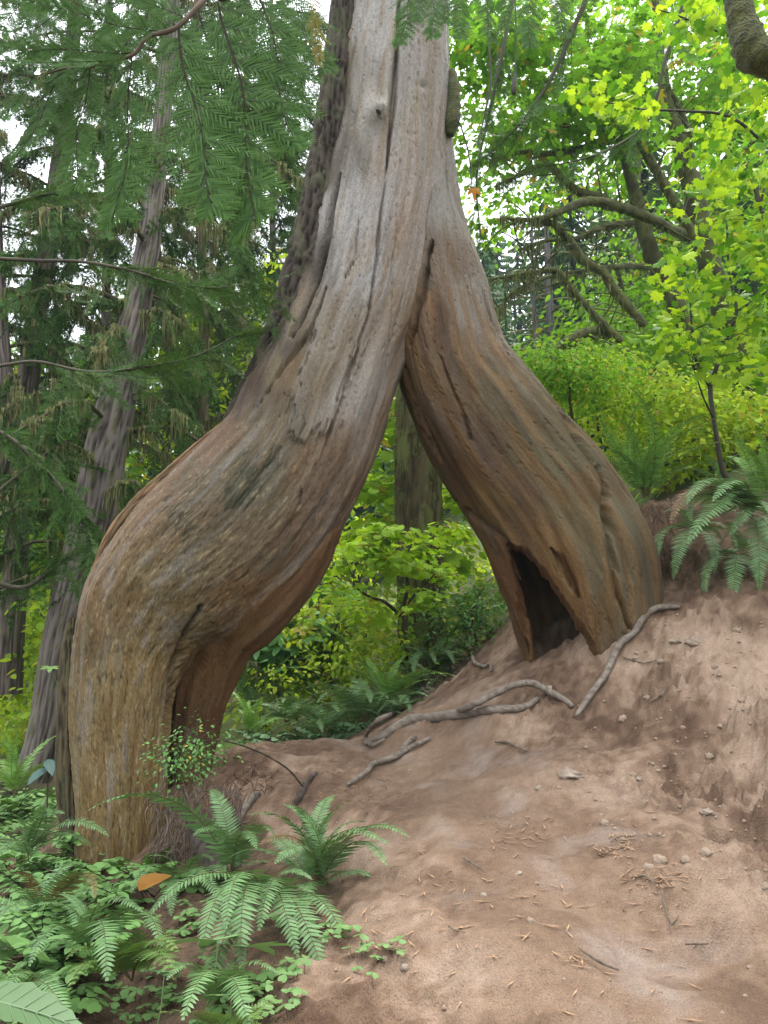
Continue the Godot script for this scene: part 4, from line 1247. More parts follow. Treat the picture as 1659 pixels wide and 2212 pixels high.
	print("forest a ", Time.get_ticks_msec())
	# broadleaf trees that fill the slope behind
	var bk0 := Color(0.10, 0.085, 0.06); var bk1 := Color(0.05, 0.045, 0.03)
	var fills := [
		["bright maple thicket filling the gap just above the arch's crotch side", [[1270, 560], [1460, 620], [1460, 800], [1280, 760], [1230, 640]], 12.0, 14.5, 50, L.small, 1.0, 1.9],
		["fresh green thicket behind the slanting leg's underside", [[480, 1240], [760, 1050], [1080, 1000], [1080, 1400], [480, 1480]], 11.0, 15.0, 66, L.yellow, 0.9, 1.5],
		["sunlit leafy tree showing between the two legs of the arch", [[790, 820], [900, 780], [1080, 1060], [1080, 1250], [760, 1200]], 10.5, 13.0, 46, L.vine, 0.9, 1.4],
		["yellow-green brush glowing behind the violet cedar's foot", [[-60, 1320], [260, 1200], [260, 1620], [-60, 1660]], 10.0, 14.0, 120, L.yellow, 0.8, 1.4],
		["green understorey tree behind the yellow-mossed cedar", [[340, 560], [660, 560], [620, 900], [420, 1080], [180, 1250], [60, 1200]], 13.0, 17.0, 120, L.yellow, 1.0, 1.9],
		["dark leafy tree standing beyond the teal cedar sprays", [[-60, 700], [240, 800], [260, 1300], [-60, 1350]], 12.5, 16.0, 110, L.green, 0.9, 1.5],
		["tall leafy crown rising behind the mossy limbs", [[1000, -60], [1700, -60], [1700, 560], [1440, 560], [1000, 500]], 15.0, 20.0, 48, L.small, 1.6, 2.8]]
	for f in fills:
		var pl: Array = f[1]
		var cx := 0.0; var my := 0.0
		for q in pl: cx += q[0] / pl.size(); my = maxf(my, q[1])
		var dm: float = (f[2] + f[3]) * 0.5
		var foot := P(cx, my, dm)
		leafy_plant("broadleaf_tree", f[0], "tree", foot, [["trunk", [[cx, my + 60, dm, 9], [cx + 10, (my + pl[0][1]) * 0.5, dm, 7], [cx - 12, pl[0][1], dm, 4]]]], [[pl, f[2], f[3], f[4]]], f[5], Vector2(f[6], f[7]), M.leaf, bk0, bk1)
	print("forest b ", Time.get_ticks_msec())

func build_near_trees() -> void:
	# the vine maple with yellow-green leaves
	var vb := P(1619, 1098, 5.9)
	var vt := thing("vine_maple", "slender vine maple with backlit yellow-green leaves beside the bank ferns", "tree", vb)
	var limbs := [[[1625, 1120, 5.9, 7], [1600, 1060, 5.85, 6.5], [1563, 1021, 5.8, 6], [1546, 930, 5.7, 5], [1534, 839, 5.7, 5], [1546, 799, 5.65, 4.5], [1571, 726, 5.6, 4], [1591, 673, 5.55, 3.5], [1575, 588, 5.5, 2.5], [1570, 480, 5.4, 2]],
		[[1534, 839, 5.7, 3.5], [1505, 780, 5.6, 3], [1497, 738, 5.5, 2.5], [1490, 640, 5.4, 1.5]], [[1591, 673, 5.55, 3], [1659, 628, 5.4, 2.5], [1740, 560, 5.3, 2]], [[1542, 905, 5.7, 2.5], [1520, 860, 5.5, 2], [1500, 800, 5.4, 1.5]],
		[[1760, 420, 5.2, 4], [1640, 300, 5.1, 3.5], [1570, 250, 5.0, 3], [1480, 240, 4.9, 2.5], [1380, 235, 4.9, 2], [1290, 215, 4.9, 1]], [[1700, 150, 5.0, 3], [1600, 90, 4.9, 2.5], [1480, 40, 4.9, 2], [1420, 20, 4.9, 1]], [[1659, 380, 5.0, 2.5], [1640, 440, 5.0, 3.5], [1632, 400, 5.0, 4], [1650, 480, 5.0, 3]]]
	var samples := []
	for l in limbs:
		var b := limb_px(l, 8, 6, 0.08, Color(0.055, 0.045, 0.03), Color(0.03, 0.025, 0.02), 4); b.smooth()
		var o := put("stem", b.mesh(), M.twig, vt); o.position = -vb
		var q := []
		for a in l: q.append(P(a[0], a[1], a[2]))
		for k in (l.size() - 1) * 4 + 1: samples.append(spline(q, k / 4.0))
	var one := []
	for k in 5:
		var b := Buf.new()
		leaf_into(b, round_maple, Transform3D(Basis(), Vector3.ZERO), tinted(Color(0.11, 0.27, 0.02).lerp(Color(0.37, 0.52, 0.03), k / 4.0), 0.85 + 0.05 * k), 0.15 + 0.05 * k, 0.15)
		one.append(b.mesh())
	var regs := [[[[1659, 160], [1560, 220], [1480, 270], [1440, 330], [1500, 440], [1560, 560], [1700, 560], [1700, 160]], 130], [[[1440, 540], [1560, 540], [1700, 500], [1700, 850], [1560, 830], [1480, 790], [1390, 760], [1420, 700], [1500, 680], [1440, 640]], 180], [[[1430, -20], [1550, -20], [1560, 60], [1500, 115], [1430, 60]], 40], [[[1240, 190], [1330, 160], [1400, 180], [1400, 280], [1280, 265]], 34], [[[1560, -20], [1659, -20], [1659, 160], [1570, 180]], 40]]
	var n := 0
	var rest := []
	var tw := Buf.new()
	for g in regs:
		var poly := v2s(g[0])
		for k in g[1]:
			var p := in_poly(poly)
			var w := P(p.x, p.y, rng.randf_range(4.6, 5.9))
			for j in 4:
				var wj := w + Vector3(rng.randf_range(-0.13, 0.13), rng.randf_range(-0.04, 0.04), rng.randf_range(-0.13, 0.13))
				var xf := Transform3D(turn(rng.randf() * TAU, rng.randf_range(-0.4, 1.3), rng.randf_range(-0.8, 0.8)).scaled(Vector3.ONE * rng.randf_range(0.04, 0.085)), wj - vb)
				if j == 0 and n < 300:
					put("leaf", one[n % 5], M.leaf, vt, xf); n += 1
				else: rest.append(xf)
			if k % 3 == 0:
				var best := 1e9; var near := Vector3.ZERO
				for q in samples:
					var e: float = w.distance_squared_to(q)
					if e < best: best = e; near = q
				limb([near, near.lerp(w, 0.5) + Vector3(0, 0.04, 0), w], [0.003, 0.002, 0.0012], 4, 3, 0.0, Color(0.05, 0.04, 0.02), Color(0.05, 0.04, 0.02), 1, tw, false)
	for k in 5:
		var part := []
		for j in range(k, rest.size(), 5): part.append(rest[j])
		copies("foliage", one[k], M.leaf, part, vt)
	tw.smooth(); var to := put("twigs", tw.mesh(), M.twig, vt); to.position = -vb; to.set_meta("kind", "stuff")
	# the hanging cedar bough overhead
	var cb := P(435, -60, 2.7)
	var bough := thing("cedar_bough", "cedar bough overhead with long feathery sprays hanging down", "branch", cb)
	for l in [[[520, -150, 2.9, 9], [470, -40, 2.8, 7], [435, 5, 2.7, 6], [380, 60, 2.65, 5], [320, 80, 2.6, 4.5], [285, 120, 2.6, 4], [220, 132, 2.55, 3.5], [195, 147, 2.55, 3], [145, 147, 2.5, 2.5], [100, 160, 2.5, 1.5]], [[470, -40, 2.8, 4], [475, 0, 2.75, 3.5], [560, -30, 2.7, 3], [680, -40, 2.7, 2]], [[320, 80, 2.6, 2.5], [240, 40, 2.5, 2], [150, 0, 2.4, 1]], [[220, 132, 2.55, 2], [120, 100, 2.5, 1.5], [0, 60, 2.4, 1]]]:
		var b := limb_px(l, 8, 6, 0.1, Color(0.13, 0.08, 0.055), Color(0.07, 0.045, 0.03), 8); b.smooth()
		var o := put("branch", b.mesh(), M.twig, bough); o.position = -cb
	var k := 0
	for a in [[280, 122, 298, 490, 2.58], [385, 60, 470, 490, 2.62], [475, 0, 605, 500, 2.66], [565, -10, 650, 345, 2.7], [195, 147, 140, 425, 2.55], [125, 160, 68, 350, 2.5], [75, 165, 5, 270, 2.45], [430, 10, 540, 400, 2.8], [340, 70, 60, 20, 2.5], [285, 115, 40, 100, 2.45], [220, 132, -30, 150, 2.4], [400, 40, 200, -40, 2.6], [590, -40, 640, 200, 2.8], [150, 0, 20, 130, 2.5], [60, -20, -30, 110, 2.45], [250, 40, 130, 200, 2.6], [160, 150, 100, 300, 2.65], [350, -40, 250, 180, 2.8], [100, -60, 60, 80, 2.6], [620, -40, 680, 180, 2.9]]:
		var p0 := P(a[0], a[1], a[4]); var p1 := P(a[2], a[3], a[4] - 0.1)
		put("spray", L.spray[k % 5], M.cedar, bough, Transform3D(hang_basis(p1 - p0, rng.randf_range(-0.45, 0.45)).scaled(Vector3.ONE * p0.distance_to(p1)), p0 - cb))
		k += 1
	put("spray", L.spray_brown[0], M.cedar, bough, Transform3D(hang_basis(P(692, 235, 2.7) - P(680, -20, 2.7), 0.2).scaled(Vector3.ONE * 0.4), P(680, -20, 2.7) - cb)).set_meta("label", "browned yellowing spray")
	var cb2 := P(980, -60, 3.2)
	var bough2 := thing("cedar_bough", "short row of cedar spray tips dangling before the grey trunk's top", "branch", cb2)
	var b2 := limb_px([[860, -40, 3.1, 4], [950, -30, 3.1, 4], [1080, -36, 3.2, 4], [1250, -60, 3.3, 5]], 7, 5, 0.1, Color(0.10, 0.07, 0.05), Color(0.06, 0.04, 0.03), 3); b2.smooth()
	var ob := put("branch", b2.mesh(), M.twig, bough2); ob.position = -cb2
	for a in [[888, -40, 878, 108], [935, -40, 936, 92], [905, -40, 905, 60], [990, -40, 996, 96], [1045, -40, 1046, 95], [1090, -40, 1100, 70], [960, -40, 962, 60], [1140, -50, 1150, 120], [1200, -50, 1215, 90]]:
		var p0 := P(a[0], a[1], 3.1); var p1 := P(a[2], a[3], 3.05)
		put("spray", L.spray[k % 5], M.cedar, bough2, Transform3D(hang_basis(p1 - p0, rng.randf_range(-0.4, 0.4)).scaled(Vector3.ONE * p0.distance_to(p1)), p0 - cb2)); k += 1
	# loose boughs reaching in from the cedars at the side
	var loose := [["long thin cedar bough crossing the sky gap, feathery at its end", [[-40, 556, 4.6, 4], [80, 563, 4.6, 4], [171, 565, 4.6, 3.6], [278, 583, 4.6, 3], [357, 607, 4.6, 2.5], [457, 622, 4.6, 2], [560, 610, 4.6, 1]], 0.35, 44], ["lower cedar bough crossing in front of the violet-barked cedar", [[-40, 800, 4.9, 4], [71, 781, 4.9, 3.5], [190, 803, 4.9, 3], [298, 795, 4.9, 2.5], [420, 770, 4.9, 2], [520, 720, 4.9, 1]], 0.25, 46], ["upward slanting dark cedar bough under the hanging sprays", [[-40, 460, 5.2, 4], [60, 430, 5.2, 3.5], [150, 410, 5.2, 3], [235, 385, 5.2, 2], [330, 330, 5.2, 1]], 0.1, 40], ["teal cedar bough drooping low beside the bent leg", [[-60, 900, 5.6, 5], [40, 960, 5.6, 4.5], [120, 1040, 5.6, 4], [190, 1130, 5.6, 2], [215, 1190, 5.6, 1]], 0.0, 60], ["mossy cedar bough curving down to a ragged tip", [[-60, 1240, 6.0, 5], [40, 1270, 6.0, 5], [100, 1240, 6.0, 4], [150, 1200, 6.0, 2]], 0.2, 24], ["dark conifer bough trailing over the maple's mossy limbs", [[1290, -60, 5.5, 6], [1240, 60, 5.5, 5], [1190, 170, 5.5, 4], [1130, 260, 5.5, 3], [1060, 330, 5.5, 1]], 0.0, 60], ["thin conifer bough hanging close by the trunk's grey side", [[1120, -60, 6.0, 4], [1090, 90, 6.0, 4], [1060, 230, 6.0, 3], [1030, 380, 6.0, 2], [1040, 520, 6.0, 1]], 0.1, 50], ["dim conifer bough arching beneath the vine maple's top leaves", [[1500, -60, 6.4, 5], [1440, 120, 6.4, 4], [1400, 260, 6.4, 3], [1300, 330, 6.4, 2], [1180, 360, 6.4, 1]], 0.0, 44]]
	for li in loose.size():
		var l: Array = loose[li]
		var lp: Array = l[1]
		var base := P(lp[0][0], lp[0][1], lp[0][2])
		var t := thing("cedar_bough", l[0], "branch", base)
		var b := limb_px(lp, 7, 6, 0.15, Color(0.075, 0.06, 0.035), Color(0.04, 0.032, 0.024), 5); b.smooth()
		var o := put("branch", b.mesh(), M.twig, t); o.position = -base
		var q := []
		for a in lp: q.append(P(a[0], a[1], a[2]))
		for j in l[3]:
			var f := lerpf(l[2], 1.0, (j + rng.randf()) / l[3]) * (q.size() - 1)
			var p: Vector3 = spline(q, f); var tg: Vector3 = (spline(q, minf(f + 0.1, q.size() - 1.0)) - spline(q, maxf(f - 0.1, 0.0))).normalized()
			var d := (tg * rng.randf_range(0.4, 1.4) + Vector3(rng.randf_range(-0.7, 0.7), rng.randf_range(-1.1, 0.25), rng.randf_range(-0.6, 0.6))).normalized()
			var ms: Mesh = L.spray_teal[j % 3] if li == 3 else L.spray_mid[j % 3]
			put("spray", ms, M.cedar, t, Transform3D(hang_basis(d, rng.randf() * TAU).scaled(Vector3.ONE * rng.randf_range(0.22, 0.45)), p - base))
	# mossy branch end in the top corner
	var mb := P(1600, -40, 2.6)
	var mbt := thing("mossy_branch", "thick mossy branch end hanging into the top corner", "branch", mb)
	var mbb := limb_px([[1580, -80, 2.6, 26], [1596, -10, 2.6, 28], [1606, 60, 2.6, 31], [1632, 115, 2.6, 38], [1690, 130, 2.6, 36], [1760, 90, 2.6, 30]], 22, 9, 0.16, Color(0.10, 0.10, 0.04), Color(0.05, 0.05, 0.024), 6); mbb.smooth()
	var mo := put("limb", mbb.mesh(), M.moss, mbt); mo.position = -mb
	var fz := []
	var q2 := [P(1580, -80, 2.6), P(1596, -10, 2.6), P(1606, 60, 2.6), P(1632, 115, 2.6), P(1690, 130, 2.6)]
	for j in 420:
		var p: Vector3 = spline(q2, rng.randf() * 4.0)
		var az := Vector3(rng.randf_range(-1, 1), rng.randf_range(-1, 1), rng.randf_range(-1, 1)).normalized()
		fz.append(Transform3D(hang_basis(az + Vector3(0, -0.5, 0), rng.randf() * TAU).scaled(Vector3.ONE * rng.randf_range(0.015, 0.035)), p + az * 0.043 - mb))
	copies("moss", L.fuzz[0], M.twig, fz, mbt)
	# bare twigs hanging beside the trunk
	for a in [["bare hanging twig with a forked tip by the trunk's side", [[1052, -20, 4.4, 2], [1056, 90, 4.4, 2.4], [1060, 180, 4.4, 2.2], [1046, 250, 4.4, 1.8], [1030, 320, 4.4, 1.2]]], ["straight hanging twig with a knob of moss at its end", [[1112, -20, 4.5, 2], [1114, 60, 4.5, 2.2], [1113, 150, 4.5, 2.2], [1110, 190, 4.5, 7], [1111, 205, 4.5, 3]]], ["kinked hanging twig ending in a withered orange leaf", [[985, 250, 5.0, 2], [998, 280, 5.0, 2], [1012, 330, 5.0, 2], [1018, 380, 5.0, 1.6], [1020, 410, 5.0, 1.2]]]]:
		var base := P(a[1][0][0], a[1][0][1], a[1][0][2])
		var t := thing("hanging_twig", a[0], "twig", base)
		var b := limb_px(a[1], 6, 5, 0.2, Color(0.05, 0.045, 0.03), Color(0.03, 0.026, 0.02), 4); b.smooth()
		var o := put("stem", b.mesh(), M.twig, t); o.position = -base
		if a[0].begins_with("kinked"):
			var lb := Buf.new(); leaf_into(lb, maple_outline, Transform3D(), Color(0.42, 0.17, 0.02), 0.5, 0.5)
			put("leaf", lb.mesh(), M.leaf, t, Transform3D(turn(0.6, 1.1, 0.4).scaled(Vector3.ONE * 0.085), P(1020, 408, 5.0) - base))
	print("near trees ", Time.get_ticks_msec())
# ---------------------------------------------------------------- plants, roots and stones on the slope
func g_at(px: float, py: float) -> Vector3:
	return on(px, py)

func root_px(called: String, label: String, pts: Array, lift := 0.3, c0 := Color(0.36, 0.295, 0.24), c1 := Color(0.18, 0.14, 0.11), group := "", category := "root") -> void:
	var q := []; var r := []
	for a in pts:
		var p := on(a[0], a[1])
		if a.size() > 3: p = P(a[0], a[1], a[3])
		else: p.y += maxf(0.0, fine_h(p.x, p.z))
		var rr: float = a[2] * px_size(p)
		rr *= 0.98
		q.append(p + Vector3(0, rr * lift + (0.014 if a.size() < 4 else 0.0), 0)); r.append(rr)
	var base: Vector3 = q[0]
	for i in q.size(): q[i] -= base
	var b := limb(q, r, 14, 9, 0.16, c0, c1, int(pts[0][0]))
	b.smooth()
	var o := put(called, b.mesh(), M.root); o.position = base
	tag(o, label, category, group)

func stone_mesh(s: int, flat: float) -> ArrayMesh:
	var b := Buf.new(); var nz := noise(s, 1.1, 2)
	var nu := 16; var nv := 10
	for y in nv:
		var th := PI * y / (nv - 1)
		for x in nu:
			var a := TAU * x / nu
			var d := Vector3(sin(th) * cos(a), cos(th), sin(th) * sin(a))
			var e := 1.0 + 0.55 * nz.get_noise_3dv(d * 1.3 + Vector3(s, 0, 0))
			var q := d * e
			# planes knocked off
			for k in 4:
				var pn := Vector3(sin(k * 2.1 + s), cos(k * 1.7 + s * 2.0), sin(k * 3.3 + s)).normalized()
				var over := q.dot(pn) - 0.78
				if over > 0: q -= pn * over * 0.85
			b.v.append(Vector3(q.x, q.y * flat, q.z))
			var c := lin(168, 150, 132).lerp(lin(120, 104, 90), 0.5 + nz.get_noise_3dv(d * 3.0)) * 0.75; c.a = 1
			b.c.append(c)
	b.grid(nu, nv, 0, true); b.smooth()
	return b.mesh()

func trefoil(s: int, c: Color) -> ArrayMesh:             # a clover-like leaf on its stalk, one unit tall
	var r := RandomNumberGenerator.new(); r.seed = s
	var b := Buf.new()
	var top := Vector3(r.randf_range(-0.25, 0.25), r.randf_range(0.35, 0.65), r.randf_range(-0.25, 0.25))
	limb([Vector3.ZERO, top * 0.5 + Vector3(0.05, 0, 0), top], [0.012, 0.01, 0.008], 4, 2, 0.0, Color(0.10, 0.12, 0.04), Color(0.10, 0.12, 0.04), 1, b, false)
	for k in 3:
		leaf_into(b, heart, Transform3D((turn(k * TAU / 3.0 + r.randf() * 0.3, r.randf_range(0.0, 0.35), r.randf_range(-0.2, 0.2))).scaled(Vector3.ONE * r.randf_range(0.34, 0.42)), top), tinted(c, r.randf_range(0.85, 1.2)), 0.1, 0.15)
	return b.mesh()

func sprig(s: int, n: int, c: Color, sz := 0.16) -> ArrayMesh:   # a wiry stem of paired leaflets held out flat, one unit long
	var r := RandomNumberGenerator.new(); r.seed = s
	var b := Buf.new()
	var st := func(f: float) -> Vector3: return Vector3(0.1 * sin(f * 3.0 + s), 0.75 * f - 0.35 * f * f, f * 0.8)
	limb([st.call(0.0), st.call(0.33), st.call(0.66), st.call(1.0)], [0.009, 0.008, 0.006, 0.004], 4, 3, 0.0, Color(0.09, 0.06, 0.03), Color(0.06, 0.05, 0.02), 1, b, false)
	for k in n:
		var f := 0.35 + 0.65 * (k + 0.5) / n
		var p: Vector3 = st.call(f)
		for sd in [-1.0, 1.0]:
			for j in 2:
				var at: Vector3 = p + Vector3(sd * 0.11 * j, 0.015 * j, 0.03 * j)
				leaf_into(b, oval if s % 2 == 0 else heart, Transform3D(turn(sd * r.randf_range(0.7, 1.6), r.randf_range(-0.1, 0.4), r.randf_range(-0.3, 0.3)).scaled(Vector3.ONE * sz * r.randf_range(0.8, 1.25)), at), tinted(c, r.randf_range(0.8, 1.2)), 0.15, 0.1)
	leaf_into(b, oval, Transform3D(turn(0.1, 0.2).scaled(Vector3.ONE * sz), st.call(1.0)), c, 0.15, 0.1)
	return b.mesh()

func build_floor() -> void:
	# roots laid bare by the path
	root_px("bare_root", "thick weathered root crossing the top of the worn slope", [[786, 1612, 5], [829, 1596, 9], [879, 1566, 11], [939, 1558, 12], [994, 1551, 12], [1064, 1541, 10], [1129, 1536, 8], [1164, 1514, 5]])
	root_px("bare_root", "arched grey root springing above the thick root", [[985, 1545, 6], [1019, 1526, 8, 5.0], [1069, 1501, 8, 4.98], [1109, 1483, 8, 4.96], [1149, 1478, 8, 4.95], [1179, 1493, 8, 4.9], [1219, 1521, 7], [1238, 1534, 5]])
	root_px("bare_root", "long sinuous root running down from the hollow leg's base", [[1470, 1318, 3], [1440, 1321, 6], [1418, 1324, 7], [1390, 1345, 8], [1372, 1375, 7], [1342, 1400, 8], [1325, 1430, 8], [1310, 1465, 7], [1280, 1510, 7], [1245, 1557, 5]], 0.8)
	root_px("bare_root", "small hooked root looping at the saddle's edge", [[853, 1548, 5], [825, 1556, 6, 5.1], [808, 1570, 6, 5.05], [790, 1598, 5], [803, 1618, 5], [832, 1603, 3]], 0.8)
	root_px("bare_root", "broken root end forking beside the saddle", [[750, 1704, 4], [790, 1684, 6], [805, 1662, 6], [835, 1652, 7], [862, 1640, 7], [882, 1614, 7], [898, 1600, 5]], 0.9)
	root_px("bare_root", "short root stub forking off the broken root", [[862, 1640, 4], [890, 1622, 5], [912, 1612, 5], [930, 1600, 3]], 0.9)
	root_px("root_stub", "dark upright root stub poking from the dirt edge", [[636, 1742, 9], [650, 1716, 9, 4.35], [664, 1690, 8, 4.33], [684, 1668, 5, 4.3]], 0.1, Color(0.2, 0.155, 0.12), Color(0.1, 0.075, 0.06))
	root_px("bare_root", "pale root emerging from the undercut bank below the bent leg", [[512, 1790, 6], [525, 1765, 9], [540, 1742, 9], [562, 1720, 7]], 0.8)
	root_px("bare_root", "curled pale root among litter behind the stones", [[1020, 1420, 3], [1026, 1438, 4], [1045, 1448, 4], [1058, 1440, 3], [1062, 1456, 3]], 0.8)
	# the gnarled old root by the foot of the bent leg
	root_px("old_stump", "gnarled grey stump root leaning at the bent leg's foot", [[402, 1752, 7, 4.1], [416, 1795, 13, 4.1], [440, 1835, 20, 4.08], [462, 1880, 24, 4.05], [455, 1930, 22, 4.0]], 0.0, Color(0.15, 0.115, 0.09), Color(0.05, 0.038, 0.03), "", "stump")
	root_px("bare_root", "twisted root sprawling from the gnarled stump", [[450, 1915, 10], [480, 1908, 9], [500, 1890, 7], [520, 1878, 4]], 0.9, Color(0.22, 0.17, 0.13), Color(0.10, 0.08, 0.06))
	# little roots and fibres
	for w in [["matted_roots", "matted fibrous roots hanging from the bank beside the hollow leg", 1372, 1455, 1085, 1290, 5.5, 5.75, 260, 0.16, Color(0.15, 0.085, 0.055), Color(0.06, 0.035, 0.025)], ["matted_roots", "tangle of dead roots and litter between bent leg and stump", 330, 520, 1690, 1890, 4.1, 4.45, 330, 0.17, Color(0.17, 0.13, 0.10), Color(0.07, 0.05, 0.04)], ["matted_roots", "fine roots dangling under the saddle's undercut edge", 420, 600, 1660, 1760, 4.4, 4.9, 90, 0.12, Color(0.16, 0.10, 0.07), Color(0.08, 0.05, 0.035)]]:
		var base := P((w[2] + w[3]) * 0.5, w[5], w[6])
		var b := Buf.new()
		for k in w[8]:
			var p := P(rng.randf_range(w[2], w[3]), rng.randf_range(w[4], w[5]), rng.randf_range(w[6], w[7]))
			p.y = maxf(p.y, gh(p.x, p.z) + 0.01)
			var ln: float = w[9] * rng.randf_range(0.4, 1.3)
			var e := p + Vector3(rng.randf_range(-0.5, 0.5), -1, rng.randf_range(-0.2, 0.6)).normalized() * ln
			e.y = maxf(e.y, gh(e.x, e.z) + 0.004)
			var m := (p + e) * 0.5 + Vector3(rng.randf_range(-0.03, 0.03), rng.randf_range(0, 0.04), rng.randf_range(0, 0.04))
			var rr := rng.randf_range(0.0015, 0.004)
			var cc: Color = w[10]
			limb([p - base, m - base, e - base], [rr, rr, rr * 0.4], 4, 3, 0.1, cc, w[11], k, b, false)
		b.smooth()
		var o := put(w[0], b.mesh(), M.bark); o.position = base
		tag(o, w[1], "roots"); o.set_meta("kind", "stuff")
	# stones
	var rocks := [stone_mesh(1, 0.8), stone_mesh(2, 0.55), stone_mesh(3, 0.7), stone_mesh(5, 0.45)]
	for s in [[927, 1500, 24, 0, "angular grey boulder at the foot of the shaded ferns"], [1499, 1386, 18, 2, "smooth round stone half sunk in the upper bank"], [1232, 1671, 27, 3, "flat dark slab of rock lying on the worn slope"], [1122, 1886, 9, 1, "blue-grey stone in the middle of the slide"], [1044, 1934, 8, 0, "small grey stone just downhill of the blue-grey one"], [1526, 1752, 15, 3, "flat pale stone in the rough dirt bank"], [1644, 1912, 16, 2, "lumpy stone beside the dug-out hollow"], [874, 2090, 11, 0, "brown stone near the clover patch"], [1164, 1702, 10, 1, "small pale stone next to the flat dark slab"], [1436, 1700, 15, 3, "chipped stone embedded on the bank's shoulder"], [1380, 1682, 9, 2, "dark pebble below the bank's shoulder"], [1185, 1488, 13, 1, "stone wedged under the arched root"], [1455, 1385, 14, 3, "cream flat stone beside the round one"]]:
		var p := on(s[0], s[1])
		var rr: float = s[2] * px_size(p)
		var o := put("stone", rocks[s[3]], M.stone); o.position = p + Vector3(0, -rr * 0.1, 0); o.scale = Vector3.ONE * rr; o.rotation.y = rng.randf() * TAU
		tag(o, s[4], "stone")
	var pp := []
	for k in 70:
		var p := on(rng.randf_range(720, 1700), rng.randf_range(1560, 2230))
		pp.append(Transform3D(turn(rng.randf() * TAU, rng.randf_range(-0.5, 0.5)).scaled(Vector3.ONE * rng.randf_range(0.003, 0.013) * (0.6 if rng.randf() < 0.7 else 1.3)), p))
	for k in 190:
		var p := on(rng.randf_range(1250, 1700), rng.randf_range(1330, 1900))
		pp.append(Transform3D(turn(rng.randf() * TAU, rng.randf_range(-0.5, 0.5)).scaled(Vector3.ONE * rng.randf_range(0.004, 0.012) * (1.0 if rng.randf() < 0.85 else 2.2)), p + Vector3(0, fine_h(p.x, p.z), 0)))
	var cr := copies("dirt_crumbs", stone_mesh(7, 0.75), M.clod, pp, self); tag(cr, "loose crumbs of dirt and grit scattered over the bare slope", "dirt")
	# dropped twigs and needle litter
	for a in [["curved dry twig lying below the arched root", [[1069, 1611, 2.5], [1099, 1613, 3], [1120, 1622, 3], [1139, 1631, 2]]], ["pale bent twig lying low on the slide", [[1249, 2061, 2], [1294, 2091, 3], [1339, 2110, 2]]], ["short twig crossing a scuff in the slide", [[969, 2014, 2], [985, 2022, 2], [1006, 2026, 1.5]]], ["thin forked twig under the needle pile", [[1430, 1930, 1.5], [1440, 1980, 2], [1452, 2012, 2], [1468, 1992, 1.5]]], ["straight twig in the hollowed corner of the slope", [[1480, 2051, 1.5], [1505, 2054, 2], [1532, 2050, 1.5]]], ["dark twig sticking from the bank below the round stone", [[1404, 1530, 2], [1425, 1522, 2.5], [1440, 1508, 1.5]]], ["little twig poking from the scuffed dirt edge", [[998, 1860, 2], [1020, 1875, 2], [1050, 1895, 1]]], ["crooked twig by the pile of needles", [[1372, 1905, 1.5], [1395, 1902, 2.5], [1412, 1922, 2]]], ["slim stick leaning at the bank's grassy hollow", [[1345, 1425, 1.5], [1390, 1440, 1.5], [1420, 1432, 1]]]]:
		root_px("twig", a[0], a[1], 0.8, Color(0.30, 0.23, 0.17), Color(0.14, 0.10, 0.075), "", "twig")
	var nd := Buf.new()
	nd.tri(Vector3(-0.04, 0, 0), Vector3(0, 0.02, 0.5), Vector3(0.04, 0, 0), Color(0.22, 0.13, 0.075), Color(0.28, 0.18, 0.11), Color(0.22, 0.13, 0.075))
	nd.tri(Vector3(-0.04, 0, 0), Vector3(0.04, 0, 0), Vector3(0.02, 0.02, -0.5), Color(0.34, 0.19, 0.10), Color(0.34, 0.19, 0.10), Color(0.40, 0.25, 0.14))
	var nx := []
	for c in [[1420, 1900, 60, 22, 130], [1350, 1815, 30, 18, 60], [1330, 1840, 40, 12, 60], [1480, 1690, 50, 40, 60], [760, 1690, 90, 50, 160], [560, 1660, 110, 40, 160], [1120, 1800, 80, 40, 80], [1200, 2000, 420, 200, 150], [1380, 1590, 250, 120, 120], [900, 1950, 120, 120, 70], [1480, 1240, 90, 40, 120]]:
		for k in int(c[4] * 0.55):
			var p := on(c[0] + rng.randfn(0, 0.6) * c[2], c[1] + rng.randfn(0, 0.6) * c[3])
			nx.append(Transform3D(turn(rng.randf() * TAU, rng.randf_range(-0.2, 0.2)).scaled(Vector3(rng.randf_range(0.05, 0.09), 0.05, rng.randf_range(0.03, 0.10))), p + Vector3(0, 0.006, 0)))
	var ndl := copies("needle_litter", nd.mesh(), M.twig, nx, self); tag(ndl, "brown fallen needles and splinters strewn over the dirt", "litter")
	print("floor a ", Time.get_ticks_msec())
	build_ferns()
	build_herbs()

